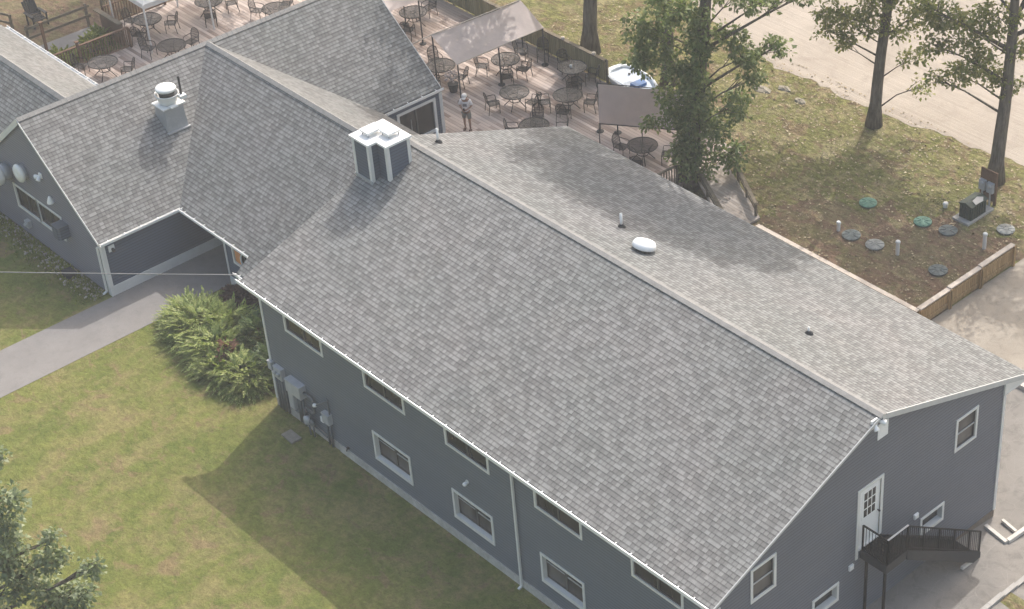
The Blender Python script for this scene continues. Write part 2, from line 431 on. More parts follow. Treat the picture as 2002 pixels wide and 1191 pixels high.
class MB:
    def __init__(s):
        s.v, s.f, s.uv = [], [], {}
    def add(s, pts, faces):
        b = len(s.v)
        s.v.extend([tuple(p) for p in pts])
        s.f.extend([tuple(b + i for i in f) for f in faces])
        return s
    def face(s, pts, uv=None):
        s.add(pts, [tuple(range(len(pts)))])
        if uv:
            s.uv[len(s.f) - 1] = uv
        return s
    def box(s, x0, y0, z0, x1, y1, z1):
        p = [(x0, y0, z0), (x1, y0, z0), (x1, y1, z0), (x0, y1, z0), (x0, y0, z1), (x1, y0, z1), (x1, y1, z1), (x0, y1, z1)]
        return s.add(p, [(3, 2, 1, 0), (4, 5, 6, 7), (0, 1, 5, 4), (1, 2, 6, 5), (2, 3, 7, 6), (3, 0, 4, 7)])
    def bar(s, p, q, w, h, up=(0, 0, 1)):
        p, q = Vector(p), Vector(q)
        d = (q - p).normalized()
        up = Vector(up)
        if abs(d.dot(up)) > 0.98:
            up = Vector((1, 0, 0))
        r = d.cross(up).normalized() * (w / 2)
        u = r.cross(d).normalized() * (h / 2)
        pts = [p - r - u, p + r - u, p + r + u, p - r + u, q - r - u, q + r - u, q + r + u, q - r + u]
        return s.add(pts, [(0, 1, 2, 3), (7, 6, 5, 4), (1, 0, 4, 5), (2, 1, 5, 6), (3, 2, 6, 7), (0, 3, 7, 4)])
    def tube(s, pts, r, seg=6, caps=True):
        pts = [Vector(p) for p in pts]
        rad = r if isinstance(r, (list, tuple)) else [r] * len(pts)
        n = len(pts)
        ref = None
        ring = []
        for i, p in enumerate(pts):
            d = (pts[min(i + 1, n - 1)] - pts[max(i - 1, 0)])
            d = d.normalized() if d.length > 1e-9 else Vector((0, 0, 1))
            if ref is None:
                ref = Vector((1, 0, 0)) if abs(d.x) < 0.8 else Vector((0, 1, 0))
            a = (ref - d * ref.dot(d)).normalized()
            b = d.cross(a)
            ref = a
            ring.append([p + (a * cos(2 * pi * k / seg) + b * sin(2 * pi * k / seg)) * rad[i] for k in range(seg)])
        fs = []
        for i in range(n - 1):
            for k in range(seg):
                k2 = (k + 1) % seg
                fs.append((i * seg + k, i * seg + k2, (i + 1) * seg + k2, (i + 1) * seg + k))
        if caps:
            fs.append(tuple(reversed(range(seg))))
            fs.append(tuple(range((n - 1) * seg, n * seg)))
        return s.add([p for rr in ring for p in rr], fs)
    def lathe(s, prof, o=(0, 0, 0), seg=20, sx=1.0, sy=1.0, axis=None):
        """prof: (radius, height) from bottom to top, turned about `axis` at o"""
        o = Vector(o)
        ax = Vector(axis).normalized() if axis else Vector((0, 0, 1))
        a = Vector((1, 0, 0)) if abs(ax.x) < 0.8 else Vector((0, 1, 0))
        a = (a - ax * a.dot(ax)).normalized()
        b = ax.cross(a)
        pts, fs = [], []
        for r, h in prof:
            for k in range(seg):
                t = 2 * pi * k / seg
                pts.append(o + a * (r * cos(t) * sx) + b * (r * sin(t) * sy) + ax * h)
        for i in range(len(prof) - 1):
            for k in range(seg):
                k2 = (k + 1) % seg
                fs.append((i * seg + k, i * seg + k2, (i + 1) * seg + k2, (i + 1) * seg + k))
        fs.append(tuple(reversed(range(seg))))
        fs.append(tuple(range((len(prof) - 1) * seg, len(prof) * seg)))
        return s.add(pts, fs)
    def prism(s, poly, vec):
        """closed solid: polygon extruded by vec"""
        n = len(poly)
        vec = Vector(vec)
        pts = [Vector(p) for p in poly]
        nrm = Vector((0, 0, 0))
        for i in range(n):
            nrm += pts[i].cross(pts[(i + 1) % n])
        if nrm.dot(vec) > 0:
            pts.reverse()
        allp = pts + [p + vec for p in pts]
        fs = [tuple(range(n)), tuple(reversed(range(n, 2 * n)))]
        for i in range(n):
            j = (i + 1) % n
            fs.append((j, i, n + i, n + j))
        return s.add(allp, fs)
    def slab(s, poly, u, thick=0.06):
        """roof slab; poly is the top face, u the horizontal direction along the eave"""
        pts = [Vector(p) for p in poly]
        nrm = Vector((0, 0, 0))
        for i in range(len(pts)):
            nrm += pts[i].cross(pts[(i + 1) % len(pts)])
        if nrm.z < 0:
            pts.reverse()
            nrm = -nrm
        nrm.normalize()
        u = Vector(u).normalized()
        v = nrm.cross(u)
        if v.z < 0:
            v = -v
        z0 = min(p.z for p in pts)
        o = next(p for p in pts if p.z == z0)
        s.face(pts, [((p - o).dot(u) + 40, (p - o).dot(v) + 30) for p in pts])
        low = [p - Vector((0, 0, thick)) for p in pts]
        s.face(list(reversed(low)))
        n = len(pts)
        for i in range(n):
            j = (i + 1) % n
            s.face([low[i], low[j], pts[j], pts[i]])
        return s
    def merge(s, o):
        b = len(s.f)
        s.add(o.v, o.f)
        for k, u in o.uv.items():
            s.uv[b + k] = u
        return s
    def build(s, name, mat, parent=None, smooth=False, label=None, jitter=0):
        off = Vector((0, 0, 0))
        r = parent
        while r is not None:
            off += r.location
            r = r.parent
        me = bpy.data.meshes.new(name)
        me.from_pydata([(x - off.x, y - off.y, z - off.z) for x, y, z in s.v], [], s.f)
        if s.uv:
            l = me.uv_layers.new(name='UVMap')
            for fi, uv in s.uv.items():
                for li, q in zip(me.polygons[fi].loop_indices, uv):
                    l.data[li].uv = q
        me.materials.append(mat if not isinstance(mat, str) else M[mat])
        if smooth:
            me.polygons.foreach_set('use_smooth', [True] * len(me.polygons))
        me.update()
        o = bpy.data.objects.new(name, me)
        COL.objects.link(o)
        o.parent = parent
        if label:
            o['label'] = label
        return o

def thing(name, label, cat, loc=(0, 0, 0), group=None):
    o = bpy.data.objects.new(name, None)
    o.empty_display_size = 0.2
    COL.objects.link(o)
    o.location = loc
    o['label'], o['category'] = label, cat
    if group:
        o['group'] = group
    return o

def tag(o, label, cat, group=None):
    o['label'], o['category'] = label, cat
    if group:
        o['group'] = group
    return o

def struct(o):
    o['kind'] = 'structure'
    return o

def dup(root, loc, rotz, label, group=None):
    def cp(o, par):
        c = o.copy()
        COL.objects.link(c)
        c.parent = par
        for ch in [x for x in COL.objects if x.parent == o]:
            cp(ch, c)
        return c
    r = cp(root, None)
    r.location = loc
    r.rotation_euler = (0, 0, rotz)
    r['label'] = label
    if group:
        r['group'] = group
    return r

def wall(mb, org, du, u0, u1, z0, top, holes=(), breaks=()):
    """vertical wall face from org along du with rectangular holes (ua,ub,za,zb); top is a number or f(u)"""
    org, du = Vector(org), Vector(du)
    tf = top if callable(top) else (lambda u: top)
    us = sorted({u0, u1, *[b for b in breaks if u0 < b < u1], *[h[0] for h in holes], *[h[1] for h in holes]})
    P = lambda u, z: org + du * u + Vector((0, 0, z))
    for a, b in zip(us[:-1], us[1:]):
        m = (a + b) / 2
        hs = sorted([(h[2], h[3]) for h in holes if h[0] <= m <= h[1]])
        z = z0
        for ha, hb in hs:
            mb.face([P(a, z), P(b, z), P(b, ha), P(a, ha)])
            z = hb
        mb.face([P(a, z), P(b, z), P(b, tf(b)), P(a, tf(a))])

def window(parent, org, du, out, h, depth, cw=0.09, proud=0.025, mull=True, rail=None, glass='glass', sill=0.0, sash=0.035):
    """window in a wall hole h=(ua,ub,za,zb): casing+reveal, sash bars, pane as children"""
    org, du, out = Vector(org), Vector(du), Vector(out)
    ua, ub, za, zb = h
    P = lambda u, z, d: org + du * u + Vector((0, 0, z)) + out * d
    fr = MB()
    def ring(U0, U1, Z0, Z1, u0, u1, z0, z1, d0, d1):
        A = [P(U0, Z0, d1), P(U1, Z0, d1), P(U1, Z1, d1), P(U0, Z1, d1)]
        B = [P(u0, z0, d1), P(u1, z0, d1), P(u1, z1, d1), P(u0, z1, d1)]
        Cc = [P(U0, Z0, d0), P(U1, Z0, d0), P(U1, Z1, d0), P(U0, Z1, d0)]
        D = [P(u0, z0, -depth), P(u1, z0, -depth), P(u1, z1, -depth), P(u0, z1, -depth)]
        for i in range(4):
            j = (i + 1) % 4
            fr.face([A[i], A[j], B[j], B[i]])
            fr.face([Cc[i], Cc[j], A[j], A[i]])
            fr.face([B[i], B[j], D[j], D[i]])
    ring(ua - cw, ub + cw, za - cw - sill, zb + cw, ua, ub, za, zb, 0.0, proud)
    w = fr.build('window', 'white', parent)
    pn = MB()
    pn.face([P(ua, za, -depth), P(ub, za, -depth), P(ub, zb, -depth), P(ua, zb, -depth)])
    pn.build('pane', glass, w)
    sb = MB()
    d = -depth + 0.018
    def beam(u0, z0, u1, z1, t):
        a, b = P(u0, z0, d), P(u1, z1, d)
        sb.bar(a, b, t, 0.03, up=out)
    e = sash / 2
    beam(ua, za + e, ub, za + e, sash)
    beam(ua, zb - e, ub, zb - e, sash)
    beam(ua + e, za, ua + e, zb, sash)
    beam(ub - e, za, ub - e, zb, sash)
    if mull:
        um = (ua + ub) / 2
        beam(um, za, um, zb, 0.075)
    s_ = sb.build('sash', 'sash', w)
    if rail:
        rb = MB()
        for (a, b, zf, t) in rail:
            z = za + (zb - za) * zf
            rb.bar(P(ua + (ub - ua) * a, z, d + .01), P(ua + (ub - ua) * b, z, d + .01), t, 0.02, up=out)
        rb.build('meeting_rail', 'greybox', w)
    return w

# ------------------------------------------------------------------ the setting: ground
G = -0.33
def sheet(name, pts, z, mat, subdiv=0, wob=0.0):
    """flat ground sheet; wob makes the edge wander"""
    out = []
    n = len(pts)
    for i in range(n):
        a, b = Vector((*pts[i], 0)), Vector((*pts[(i + 1) % n], 0))
        L = (b - a).length
        k = max(1, int(L / 0.35)) if wob else 1
        nv = Vector((-(b - a).y, (b - a).x, 0)).normalized()
        for j in range(k):
            p = a + (b - a) * (j / k)
            if wob and j:
                p += nv * (wob * (0.6 * sin(p.x * 1.7 + p.y * 2.3) + 0.5 * sin(p.x * 5.1 - p.y * 3.7) + random.uniform(-.5, .5)))
            out.append((p.x, p.y, z))
    mb = MB()
    mb.face(out)
    me = mb.build(name, mat)
    if me.data.polygons[0].normal.z < 0:
        me.data.flip_normals()
    return struct(me)

g = MB()
g.face([(-500, -500, G), (500, -500, G), (500, 500, G), (-500, 500, G)])
struct(g.build('lawn', 'lawn'))
sheet('rear_lawn', [(-60, 12.7), (13.05, 12.7), (13.05, 26), (30, 40), (-60, 40)], G + 0.004, 'rlawn')
sheet('worn_soil', [(3.8, 18.6), (13.0, 18.6), (13.0, 25.2), (10.8, 25.6), (7.6, 23.9), (4.6, 22.2)], G + 0.008, 'soil', wob=0.75)
sheet('worn_soil', [(-40, 2), (-27.9, 2), (-27.9, 14), (-34, 18), (-44, 14)], G + 0.008, 'soil', wob=0.4)
sheet('beach_sand', [(-60, 36), (-20, 33.2), (-10, 30.6), (-5.2, 29.15), (2, 29.25), (8.8, 30.05), (14, 30.6), (60, 33), (60, 120), (-60, 120)], G + 0.012, 'sand', wob=0.18)
sheet('sandy_yard', [(13.15, 13.5), (60, 13.5), (60, 31), (13.15, 27)], G + 0.013, 'yard')
sheet('front_path', [(-9.66, -40), (-7.2, -40), (-7.2, 2.9), (-7.2, 11.4), (-9.66, 11.4)], G + 0.012, 'path')
sheet('grey_walkway', [(-29.0, 6.8), (-27.9, 6.8), (-27.9, 10.3), (-29.0, 10.3)], G + 0.016, 'path')
# asphalt apron along the gable, falling towards the rear
ap = MB()
ys = [(-14, 0.02), (6, 0.02), (9.0, 0.03), (10.6, -0.1), (12.4, G + 0.020), (18.3, G + 0.020)]
for (ya, za), (yb, zb) in zip(ys[:-1], ys[1:]):
    x0 = 21.3 if yb < 12.5 else 15.0
    ap.face([(x0, ya, za), (40, ya, za), (40, yb, zb), (x0, yb, zb)])
struct(ap.build('asphalt_apron', 'asphalt'))
gp = MB()
gp.face([(24.02, 2, 0.03), (29, 2, 0.03), (29, 9.9, 0.035), (24.02, 9.9, 0.0)])
struct(gp.build('grass_verge', 'rlawn'))

# ------------------------------------------------------------------ two-storey building
L, W = 21.3, 12.55
ZE, ZR, YR = 4.71, 7.47, 6.54
YE, ZRE = 13.6, 4.95
kf = (ZR - ZE) / (YR + 0.28)
kr = (ZRE - ZR) / (YE - YR)
def roof_z(y):
    return ZE + kf * (y + 0.28) if y <= YR else ZR + kr * (y - YR)

house = thing('two_storey_building', 'long two storey grey blue building with shingled gable roof and roof chimney', 'building', (10.6, 6.2, -0.33))
up = [(u, u + 2.09) for u in (1.322, 5.575, 9.632, 13.759, 17.91)]
lo = [(u, u + 1.96) for u in (5.649, 9.685, 13.835, 17.95)]
c = 0.09
front_holes = [(a + c, b - c, 3.514 + c, 4.50) for a, b in up] + [(a + c, b - c, 0.571 + c + .04, 1.771 - c) for a, b in lo]
wm = MB()
wall(wm, (0, 0, 0), (1, 0, 0), 0, L, -0.02, 4.66, front_holes)
wallmesh = wm.build('wall', 'siding', house)
gh_up = [(1.28 + c, 2.30 - c, 3.79 + c, 5.055 - c), (10.14 + c, 11.20 - c, 3.79 + c, 5.055 - c)]
gh_sm = [(3.85 + c, 5.0 - c, 1.312 + c + .03, 2.06 - c), (8.70 + c, 9.84 - c, 1.312 + c + .03, 2.06 - c)]
door_h = (5.80, 6.73, 2.79, 4.98)
gm = MB()
wall(gm, (L, 0, 0), (0, 1, 0), 0, W, -0.02, lambda y: roof_z(y) - 0.07, gh_up + gh_sm + [door_h], [YR])
# hidden west gable and rear wall close the volume
wall(gm, (0, W, 0), (0, -1, 0), 0, W, -0.3, lambda u: roof_z(W - u) - 0.07, (), [W - YR])
wall(gm, (L, W, 0), (-1, 0, 0), 0, L, -0.3, roof_z(W) - 0.07)
gm.build('gable_wall', 'siding_gable', house)
# base below the siding
b = MB()
b.box(0.0, -0.025, -0.45, 3.6, 0.3, -0.02)
b.build('foundation', 'concrete', house)
b = MB()
b.box(3.6, -0.045, -0.45, L + .03, 0.3, -0.02)
b.build('base_board', 'dirty', house)
b = MB()
b.box(L - .3, 0.35, -0.5, L + 0.018, W - .02, -0.02)
b.build('foundation', 'brownbase', house)

for i, (a, bb) in enumerate(up):
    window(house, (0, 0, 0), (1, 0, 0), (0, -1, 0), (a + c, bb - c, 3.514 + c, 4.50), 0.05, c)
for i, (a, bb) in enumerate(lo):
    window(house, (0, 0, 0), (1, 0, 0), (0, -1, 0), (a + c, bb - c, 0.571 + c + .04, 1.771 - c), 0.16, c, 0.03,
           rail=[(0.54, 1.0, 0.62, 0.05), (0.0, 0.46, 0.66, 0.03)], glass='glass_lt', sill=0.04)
for h in gh_up:
    window(house, (L, 0, 0), (0, 1, 0), (1, 0, 0), h, 0.05, c, 0.03, mull=False, rail=[(0.03, 0.97, 0.5, 0.05)], glass='glass_lt')
for h in gh_sm:
    window(house, (L, 0, 0), (0, 1, 0), (1, 0, 0), h, 0.2, c, 0.03, mull=False, glass='glass_lt', sill=0.03)

# gable door
ya, yb, za, zb = door_h
d = MB()
d.box(L - 0.07, ya, za, L - 0.02, yb, zb)
door = d.build('door', 'brightwhite', house)
d = MB()
d.box(L, ya - .1, 2.42, L + 0.03, ya, zb + .1)
d.box(L, yb, za - .02, L + 0.03, yb + .1, zb + .1)
d.box(L, ya, zb, L + 0.03, yb, zb + .1)
d.box(L - .02, ya, za - .06, L + 0.05, yb, za)
d.build('door_frame', 'white', door)
d = MB()
gy0, gy1, gz0, gz1 = ya + .2, yb - .2, za + 1.05, zb - .18
d.box(L - 0.019, gy0 - .05, gz0 - .05, L - 0.008, gy1 + .05, gz1 + .05)
d.build('lite_frame', 'brightwhite', door)
d = MB()
for i in range(3):
    for j in range(3):
        wy, wz = (gy1 - gy0) / 3, (gz1 - gz0) / 3
        d.box(L - .012, gy0 + i * wy + .02, gz0 + j * wz + .025, L - .004, gy0 + (i + 1) * wy - .02, gz0 + (j + 1) * wz - .025)
d.build('pane', 'glass', door)
d = MB()
d.lathe([(.018, 0), (.018, .05), (.035, .055), (.03, .09)], (L - .02, yb - .07, za + .98), 10, axis=(1, 0, 0))
d.build('handle', 'bronze', door)

# roof: two slabs; the west rake runs very slightly askew
xw = lambda y: -0.60 + 0.05 * (y + 0.28)
XE = L + 0.07
r = MB()
r.slab([(xw(-.25), -0.25, roof_z(-.25)), (XE, -0.25, roof_z(-.25)), (XE, YR, ZR), (xw(YR), YR, ZR)], (1, 0, 0), 0.07)
r.slab([(xw(YR), YR, ZR), (XE, YR, ZR), (XE, YE, ZRE), (xw(YE), YE, ZRE)], (1, 0, 0), 0.07)
roof = r.build('roof', 'shingle', house)
r = MB()
n = 92
for i in range(n):
    x0 = xw(YR) + (XE - xw(YR)) * i / n
    x1 = xw(YR) + (XE - xw(YR)) * (i + 1) / n + 0.06
    z = 0.022 + 0.012
    for sgn, k in ((-1, -kf), (1, kr)):
        y1 = YR + sgn * 0.14
        zz = ZR + abs(y1 - YR) * k
        r.face([(x0, YR, ZR + z + .012), (x1, YR, ZR + z), (x1, y1, zz + z), (x0, y1, zz + z + .012)])
        r.face([(x0, y1, zz + z + .012), (x1, y1, zz + z), (x1, y1, zz - .01), (x0, y1, zz - .01)])
        r.face([(x0, YR, ZR + z + .012), (x0, YR, ZR), (x0, y1, zz), (x0, y1, zz + z + .012)])
r.build('ridge_cap', 'cap', roof)
# rake boards and fascia
def rake(x, y0, y1, drop0, drop1, w=0.03):
    f = MB()
    z0, z1 = roof_z(y0), roof_z(y1)
    f.prism([(x, y0, z0 - drop0), (x, y1, z1 - drop0), (x, y1, z1 - drop1), (x, y0, z0 - drop1)], (w, 0, 0))
    f.build('rake_board', 'greytrim', house)
rake(XE + .002, -0.26, YR, -0.012, 0.085)
rake(XE + .002, YR, YE + .02, -0.012, 0.18)
def board(name, mat, par, *boxes):
    for bx in boxes:
        m = MB()
        m.box(*bx)
        m.build(name, mat, par)
board('fascia_board', 'white', house, (xw(YE), YE + .002, ZRE - .2, XE + .03, YE + .03, ZRE - .03), (-.5, -0.17, ZE - .2, L + .05, -0.14, ZE - .01))
board('soffit', 'white', house, (-.5, -0.14, ZE - .2, L + .02, -0.002, ZE - .17))
f = MB()
f.prism([(0.05, W + .01, ZRE - .22), (XE, W + .01, ZRE - .22), (XE, YE, ZRE - .22), (0.1, YE, ZRE - .22)], (0, 0, .02))
f.build('soffit', 'white', house)
f = MB()
f.prism([(L + .001, W - .1, ZRE - .26), (L + .001, YE, ZRE - .26), (L + .001, YE, ZRE - .03), (L + .001, W - .1, roof_z(W - .1) - .1)], (.06, 0, 0))
f.build('eave_return', 'white', house)
# front gutter with hanger clips
gt = MB()
zg = ZE
gt.prism([(-.78, -.325, zg - .12), (-.78, -.18, zg - .12), (-.78, -.18, zg - .03), (-.78, -.20, zg - .03), (-.78, -.20, zg - .10), (-.78, -.30, zg - .10), (-.78, -.288, zg + .012), (-.78, -.33, zg + .012)], (XE - .03 + .78, 0, 0))
gut = gt.build('gutter', 'brightwhite', house)
x = -0.4
while x < XE - .3:
    cl = MB()
    cl.box(x, -0.332, zg - .0, x + .03, -0.2, zg + .018)
    cl.build('gutter_clip', 'brightwhite', gut)
    x += 0.62
db = MB()
db.box(-0.76, -.296, zg - .098, XE - .06, -.205, zg - .06)
db.build('gutter_shade_strip', 'brownbase', gut)  # brown strip along the trough, standing in for the shade inside it
# corner boards and downspouts
cb = MB()
cb.box(-.02, -.03, -.02, .08, .0, 4.55)
cb.build('corner_board', 'white', house)
cb = MB()
cb.prism([(L - .07, -.03, -.02), (L + .03, -.03, -.02), (L + .03, .1, -.02), (L + .002, .1, -.02), (L + .002, -.002, -.02), (L - .07, -.002, -.02)], (0, 0, 4.56))
cb.build('corner_board', 'white', house)
cb = MB()
cb.box(L, W - .09, -.02, L + .03, W + .03, 4.7)
cb.build('corner_board', 'white', house)
def spout(pts, parent, w=0.075, h=0.06, mat='white'):
    m = MB()
    for a, b_ in zip(pts[:-1], pts[1:]):
        m.bar(a, b_, w, h, up=(0, 1, 0))
    return m.build('downspout', mat, parent)
spout([(12.87, -.25, 4.58), (12.87, -.08, 4.40), (12.87, -.08, -.25), (12.87, -.22, -.30)], house)
spout([(L - .22, -.25, 4.58), (L - .22, -.08, 4.40), (L - .22, -.08, -.25)], house)
spout([(0.16, -.25, 4.58), (0.16, -.08, 4.42), (0.16, -.08, 4.3)], house)

# L-shaped chimney box on the ridge end
def chim(inset, z0, z1, name, mat, par):
    e = inset
    m = MB()
    m.prism([(-.43 - e, 4.68 - e, z0), (.47 + e, 4.68 - e, z0), (.47 + e, 5.03 - e, z0), (.98 + e, 5.03 - e, z0), (.98 + e, 5.98 + e, z0), (-.43 - e, 5.98 + e, z0)], (0, 0, z1 - z0))
    return m.build(name, mat, par)
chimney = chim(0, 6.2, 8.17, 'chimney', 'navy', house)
chim(0.07, 8.17, 8.25, 'chimney_cap', 'brightwhite', chimney)
for x, y in ((-.43, 4.68), (.47, 4.68), (.98, 5.03), (.98, 5.98), (-.43, 5.98)):
    sx = -1 if x < 0 else 1
    sy = 1 if y > 5.5 else -1
    m = MB()
    m.prism([(x + sx * p_, y + sy * q_, 6.3) for p_, q_ in ((.015, .015), (.015, -.11), (.001, -.11), (.001, .001), (-.11, .001), (-.11, .015))], (0, 0, 1.868))
    m.build('corner_board', 'white', chimney)
for (x0, y0, x1, y1) in ((-.25, 4.90, .20, 5.53), (.26, 5.34, .74, 5.86)):
    m = MB()
    m.box(x0, y0, 8.37, x1, y1, 8.45)
    lid = m.build('flue_lid', 'brightwhite', chimney)
    m = MB()
    for xx in (x0 + .06, x1 - .06):
        for yy in (y0 + .06, y1 - .06):
            m.box(xx - .02, yy - .02, 8.25, xx + .02, yy + .02, 8.37)
    m.build('lid_leg', 'galv', lid)
m = MB()
m.bar((-.46, 4.655, roof_z(4.66) + .03), (.5, 4.655, roof_z(4.66) + .03), .05, .1)
m.build('flashing', 'galv', chimney)

# things fixed on the rear slope
def vent_pipe(x, y, h, label, r_=.045):
    z = roof_z(y)
    t = thing('vent_pipe', label, 'vent pipe', (x, y, z), 'pipes through the rear roof slope')
    m = MB()
    m.lathe([(r_, -.05), (r_, h), (r_ * .8, h), (r_ * .8, h - .04)], (x, y, z), 12)
    m.build('pipe', 'pvc', t, True)
    m = MB()
    m.lathe([(.15, -.03), (.13, .03), (.06, .10), (r_ + .012, .12)], (x, y, z), 12)
    m.build('boot', 'darkgrey', t, True)
vent_pipe(.56, 7.45, .55, 'short white vent pipe near the chimney at the ridge end')
vent_pipe(8.39, 8.68, .52, 'tall white vent pipe in the tree shade up the roof from the white dome')
vent_pipe(16.71, 8.61, .26, 'smallest vent pipe alone on the sunny end of the rear slope', .035)
x, y = 10.13, 8.0
z = roof_z(y)
t = thing('roof_vent', 'round white dome vent on the rear roof slope', 'roof vent', (x, y, z))
nr = Vector((0, -kr, 1)).normalized()
m = MB()
m.lathe([(.26, -.05), (.26, .12)], (x, y, z), 20, axis=nr)
m.build('collar', 'darkgrey', t, True)
m = MB()
m.lathe([(.37, .10), (.40, .13), (.385, .22), (.34, .30), (.24, .335), (.0, .345)], (x, y, z), 28, axis=nr)
m.build('hood', 'brightwhite', t, True)

# floodlight, plate and small boxes on the gable
t = thing('floodlight', 'white twin head floodlight under the gable peak', 'floodlight', (L, 6.25, 7.3))
m = MB()
m.box(L, 6.13, 7.12, L + .05, 6.38, 7.42)
m.build('mounting_plate', 'brightwhite', t)
for dy, ax in ((.12, (0.5, -.1, -.75)), (.30, (.6, .55, -.2))):
    m = MB()
    m.lathe([(.03, 0), (.05, .05), (.085, .16), (.09, .2), (.07, .205)], (L + .05, 6.13 + dy, 7.27), 12, axis=ax)
    m.build('lamp_head', 'brightwhite', t, True)
m = MB()
m.box(L, 6.46, 6.52, L + .02, 6.9, 7.08)
tag(m.build('wall_plate', 'brightwhite'), 'white rectangular panel on the gable beside the floodlight', 'panel')
m = MB()
m.box(L, 8.36, 2.27, L + .06, 8.55, 2.45)
m.box(L + .06, 8.39, 2.30, L + .075, 8.52, 2.42)
tag(m.build('junction_box', 'brightwhite'), 'small white box right of the gable door beside the small window', 'electric box')
m = MB()
m.box(L, 5.42, 2.18, L + .06, 5.60, 2.37)
m.box(L + .06, 5.45, 2.21, L + .075, 5.57, 2.34)
tag(m.build('junction_box', 'brightwhite'), 'small white box below the left foot of the gable door', 'electric box')
t = thing('wall_lamp', 'small round white lamp above the middle lower window of the front wall', 'lamp', (10.54, 0, 2.53))
m = MB()
m.lathe([(.07, 0), (.07, .03)], (10.54, 0, 2.53), 12, axis=(0, -1, 0))
m.build('base', 'white', t)
m = MB()
m.lathe([(.035, .03), (.06, .06), (.075, .13), (.055, .17), (0, .19)], (10.54, 0, 2.53), 12, axis=(0, -1, -.35))
m.build('globe', 'brightwhite', t, True)
m = MB()
m.tube([(4.1, 0, .09), (4.1, -.09, .09), (4.1, -.12, .02)], .022, 8)
m.lathe([(.05, 0), (.05, .015)], (4.1, -.06, .13), 8)
tag(m.build('garden_tap', 'bronze'), 'small dark tap low on the front wall above the base board', 'tap')

# black steel stair at the gable door
PZ = 2.74
st = thing('steel_stair', 'black steel platform stair with railings at the gable door', 'stair', (22.0, 8, 0))
X0, X1, Y0, Y1, YB = L + .02, 22.33, 5.92, 6.82, 10.35
m = MB()
m.box(X0, Y0, PZ - .04, X1, Y1, PZ)
for i in range(8):
    m.box(X0, Y0 + i * .115, PZ, X1, Y0 + i * .115 + .03, PZ + .02)
m.build('platform', 'black', st)
m = MB()
m.box(X1 - .03, Y0 - .03, PZ - .34, X1 + .01, Y1, PZ - .02)
m.box(X0, Y0 - .03, PZ - .34, X1 - .03, Y0 + .0, PZ - .02)
m.build('platform_skirt', 'darkgrey', st)
nst = 14
for i in range(nst):
    fz = (i + 1) / (nst + 1)
    yy = Y1 + (YB - Y1) * i / nst
    m = MB()
    z = PZ * (1 - fz)
    m.box(X0 + .05, yy, z - .03, X1 - .02, yy + .26, z)
    m.build('tread', 'black', st)
for xx, mat in ((X1, 'darkgrey'), (X0 + .02, 'darkgrey')):
    m = MB()
    m.prism([(xx, Y1 - .02, PZ - .36), (xx, Y1 - .02, PZ + .0), (xx, YB + .15, .18), (xx, YB + .15, -.05), (xx, YB - .2, -.05)], (.035, 0, 0))
    m.build('stringer', mat, st)
def railing(pts, h, name, step=.115, par=st, post_every=None, mat='black', r_=.02):
    m = MB()
    for a, b_ in zip(pts[:-1], pts[1:]):
        a, b_ = Vector(a), Vector(b_)
        uz = Vector((0, 0, h))
        m.bar(a + uz, b_ + uz, .045, .04)
        m.bar(a + Vector((0, 0, .1)), b_ + Vector((0, 0, .1)), .03, .03)
        k = max(2, int((b_ - a).length / step))
        for i in range(k + 1):
            q = a + (b_ - a) * (i / k)
            w = .045 if i in (0, k) or (post_every and i % post_every == 0) else .014
            m.bar(q, q + uz, w, w)
    return m.build(name, mat, par)
railing([(X0 + .05, Y0 + .02, PZ), (X1 - .02, Y0 + .02, PZ)], .93, 'railing')
railing([(X1 - .02, Y0 + .02, PZ), (X1 - .02, Y1, PZ)], .93, 'railing')
railing([(X1, Y1, PZ), (X1, YB + .1, .12)], .93, 'railing', post_every=8)
m = MB()
m.bar((X1 - .02, Y0 + .0, PZ + .957), (X1 - .02, Y1 + .02, PZ + .957), .06, .012)
m.build('handrail_cap', 'greybox', st)
for xx, yy in ((21.5, 6.0), (22.22, 5.99)):
    m = MB()
    m.bar((xx, yy, 0), (xx, yy, PZ - .05), .07, .07)
    m.build('post', 'black', st)

# timbers, curb and such near the corner
def beam(name, p, q, w, h, mat, label, cat, group=None):
    m = MB()
    m.bar(p, q, w, h)
    return tag(m.build(name, mat), label, cat, group)
zt = -.2
beam('timber_edging', (21.5, 11.88, zt), (22.45, 11.72, zt), .13, .13, 'timber', 'pale timber lying nearest the foot of the black stair', 'timber', 'pale timbers edging the corner bed')
beam('timber_edging', (22.45, 11.8, zt + .005), (22.52, 13.2, zt - .03), .14, .14, 'timber', 'pale timber running away from the gable to the frame edge', 'timber', 'pale timbers edging the corner bed')
beam('timber_edging', (21.7, 12.5, zt - .04), (22.35, 12.37, zt - .04), .10, .1, 'timber', 'short pale timber between the two longer ones by the building corner', 'timber', 'pale timbers edging the corner bed')
beam('wood_block', (22.34, 9.62, .08), (22.30, 10.2, -.02), .1, .1, 'timber', 'pale wooden block under the lower end of the black stair', 'block')
m = MB()
for i in range(12):
    y0 = 3 + i * .66
    m.box(23.86, y0, -.05, 24.02, y0 + .65, .12 - max(0, (y0 - 9)) * .1)
tag(m.build('kerb', 'concrete'), 'low concrete kerb along the grass at the bottom right corner', 'kerb')
beam('yard_timber', (17.4, 18.45, -.24), (26, 18.6, -.24), .22, .16, 'timber', 'long pale timber edging across the sandy yard behind the roof corner', 'timber')

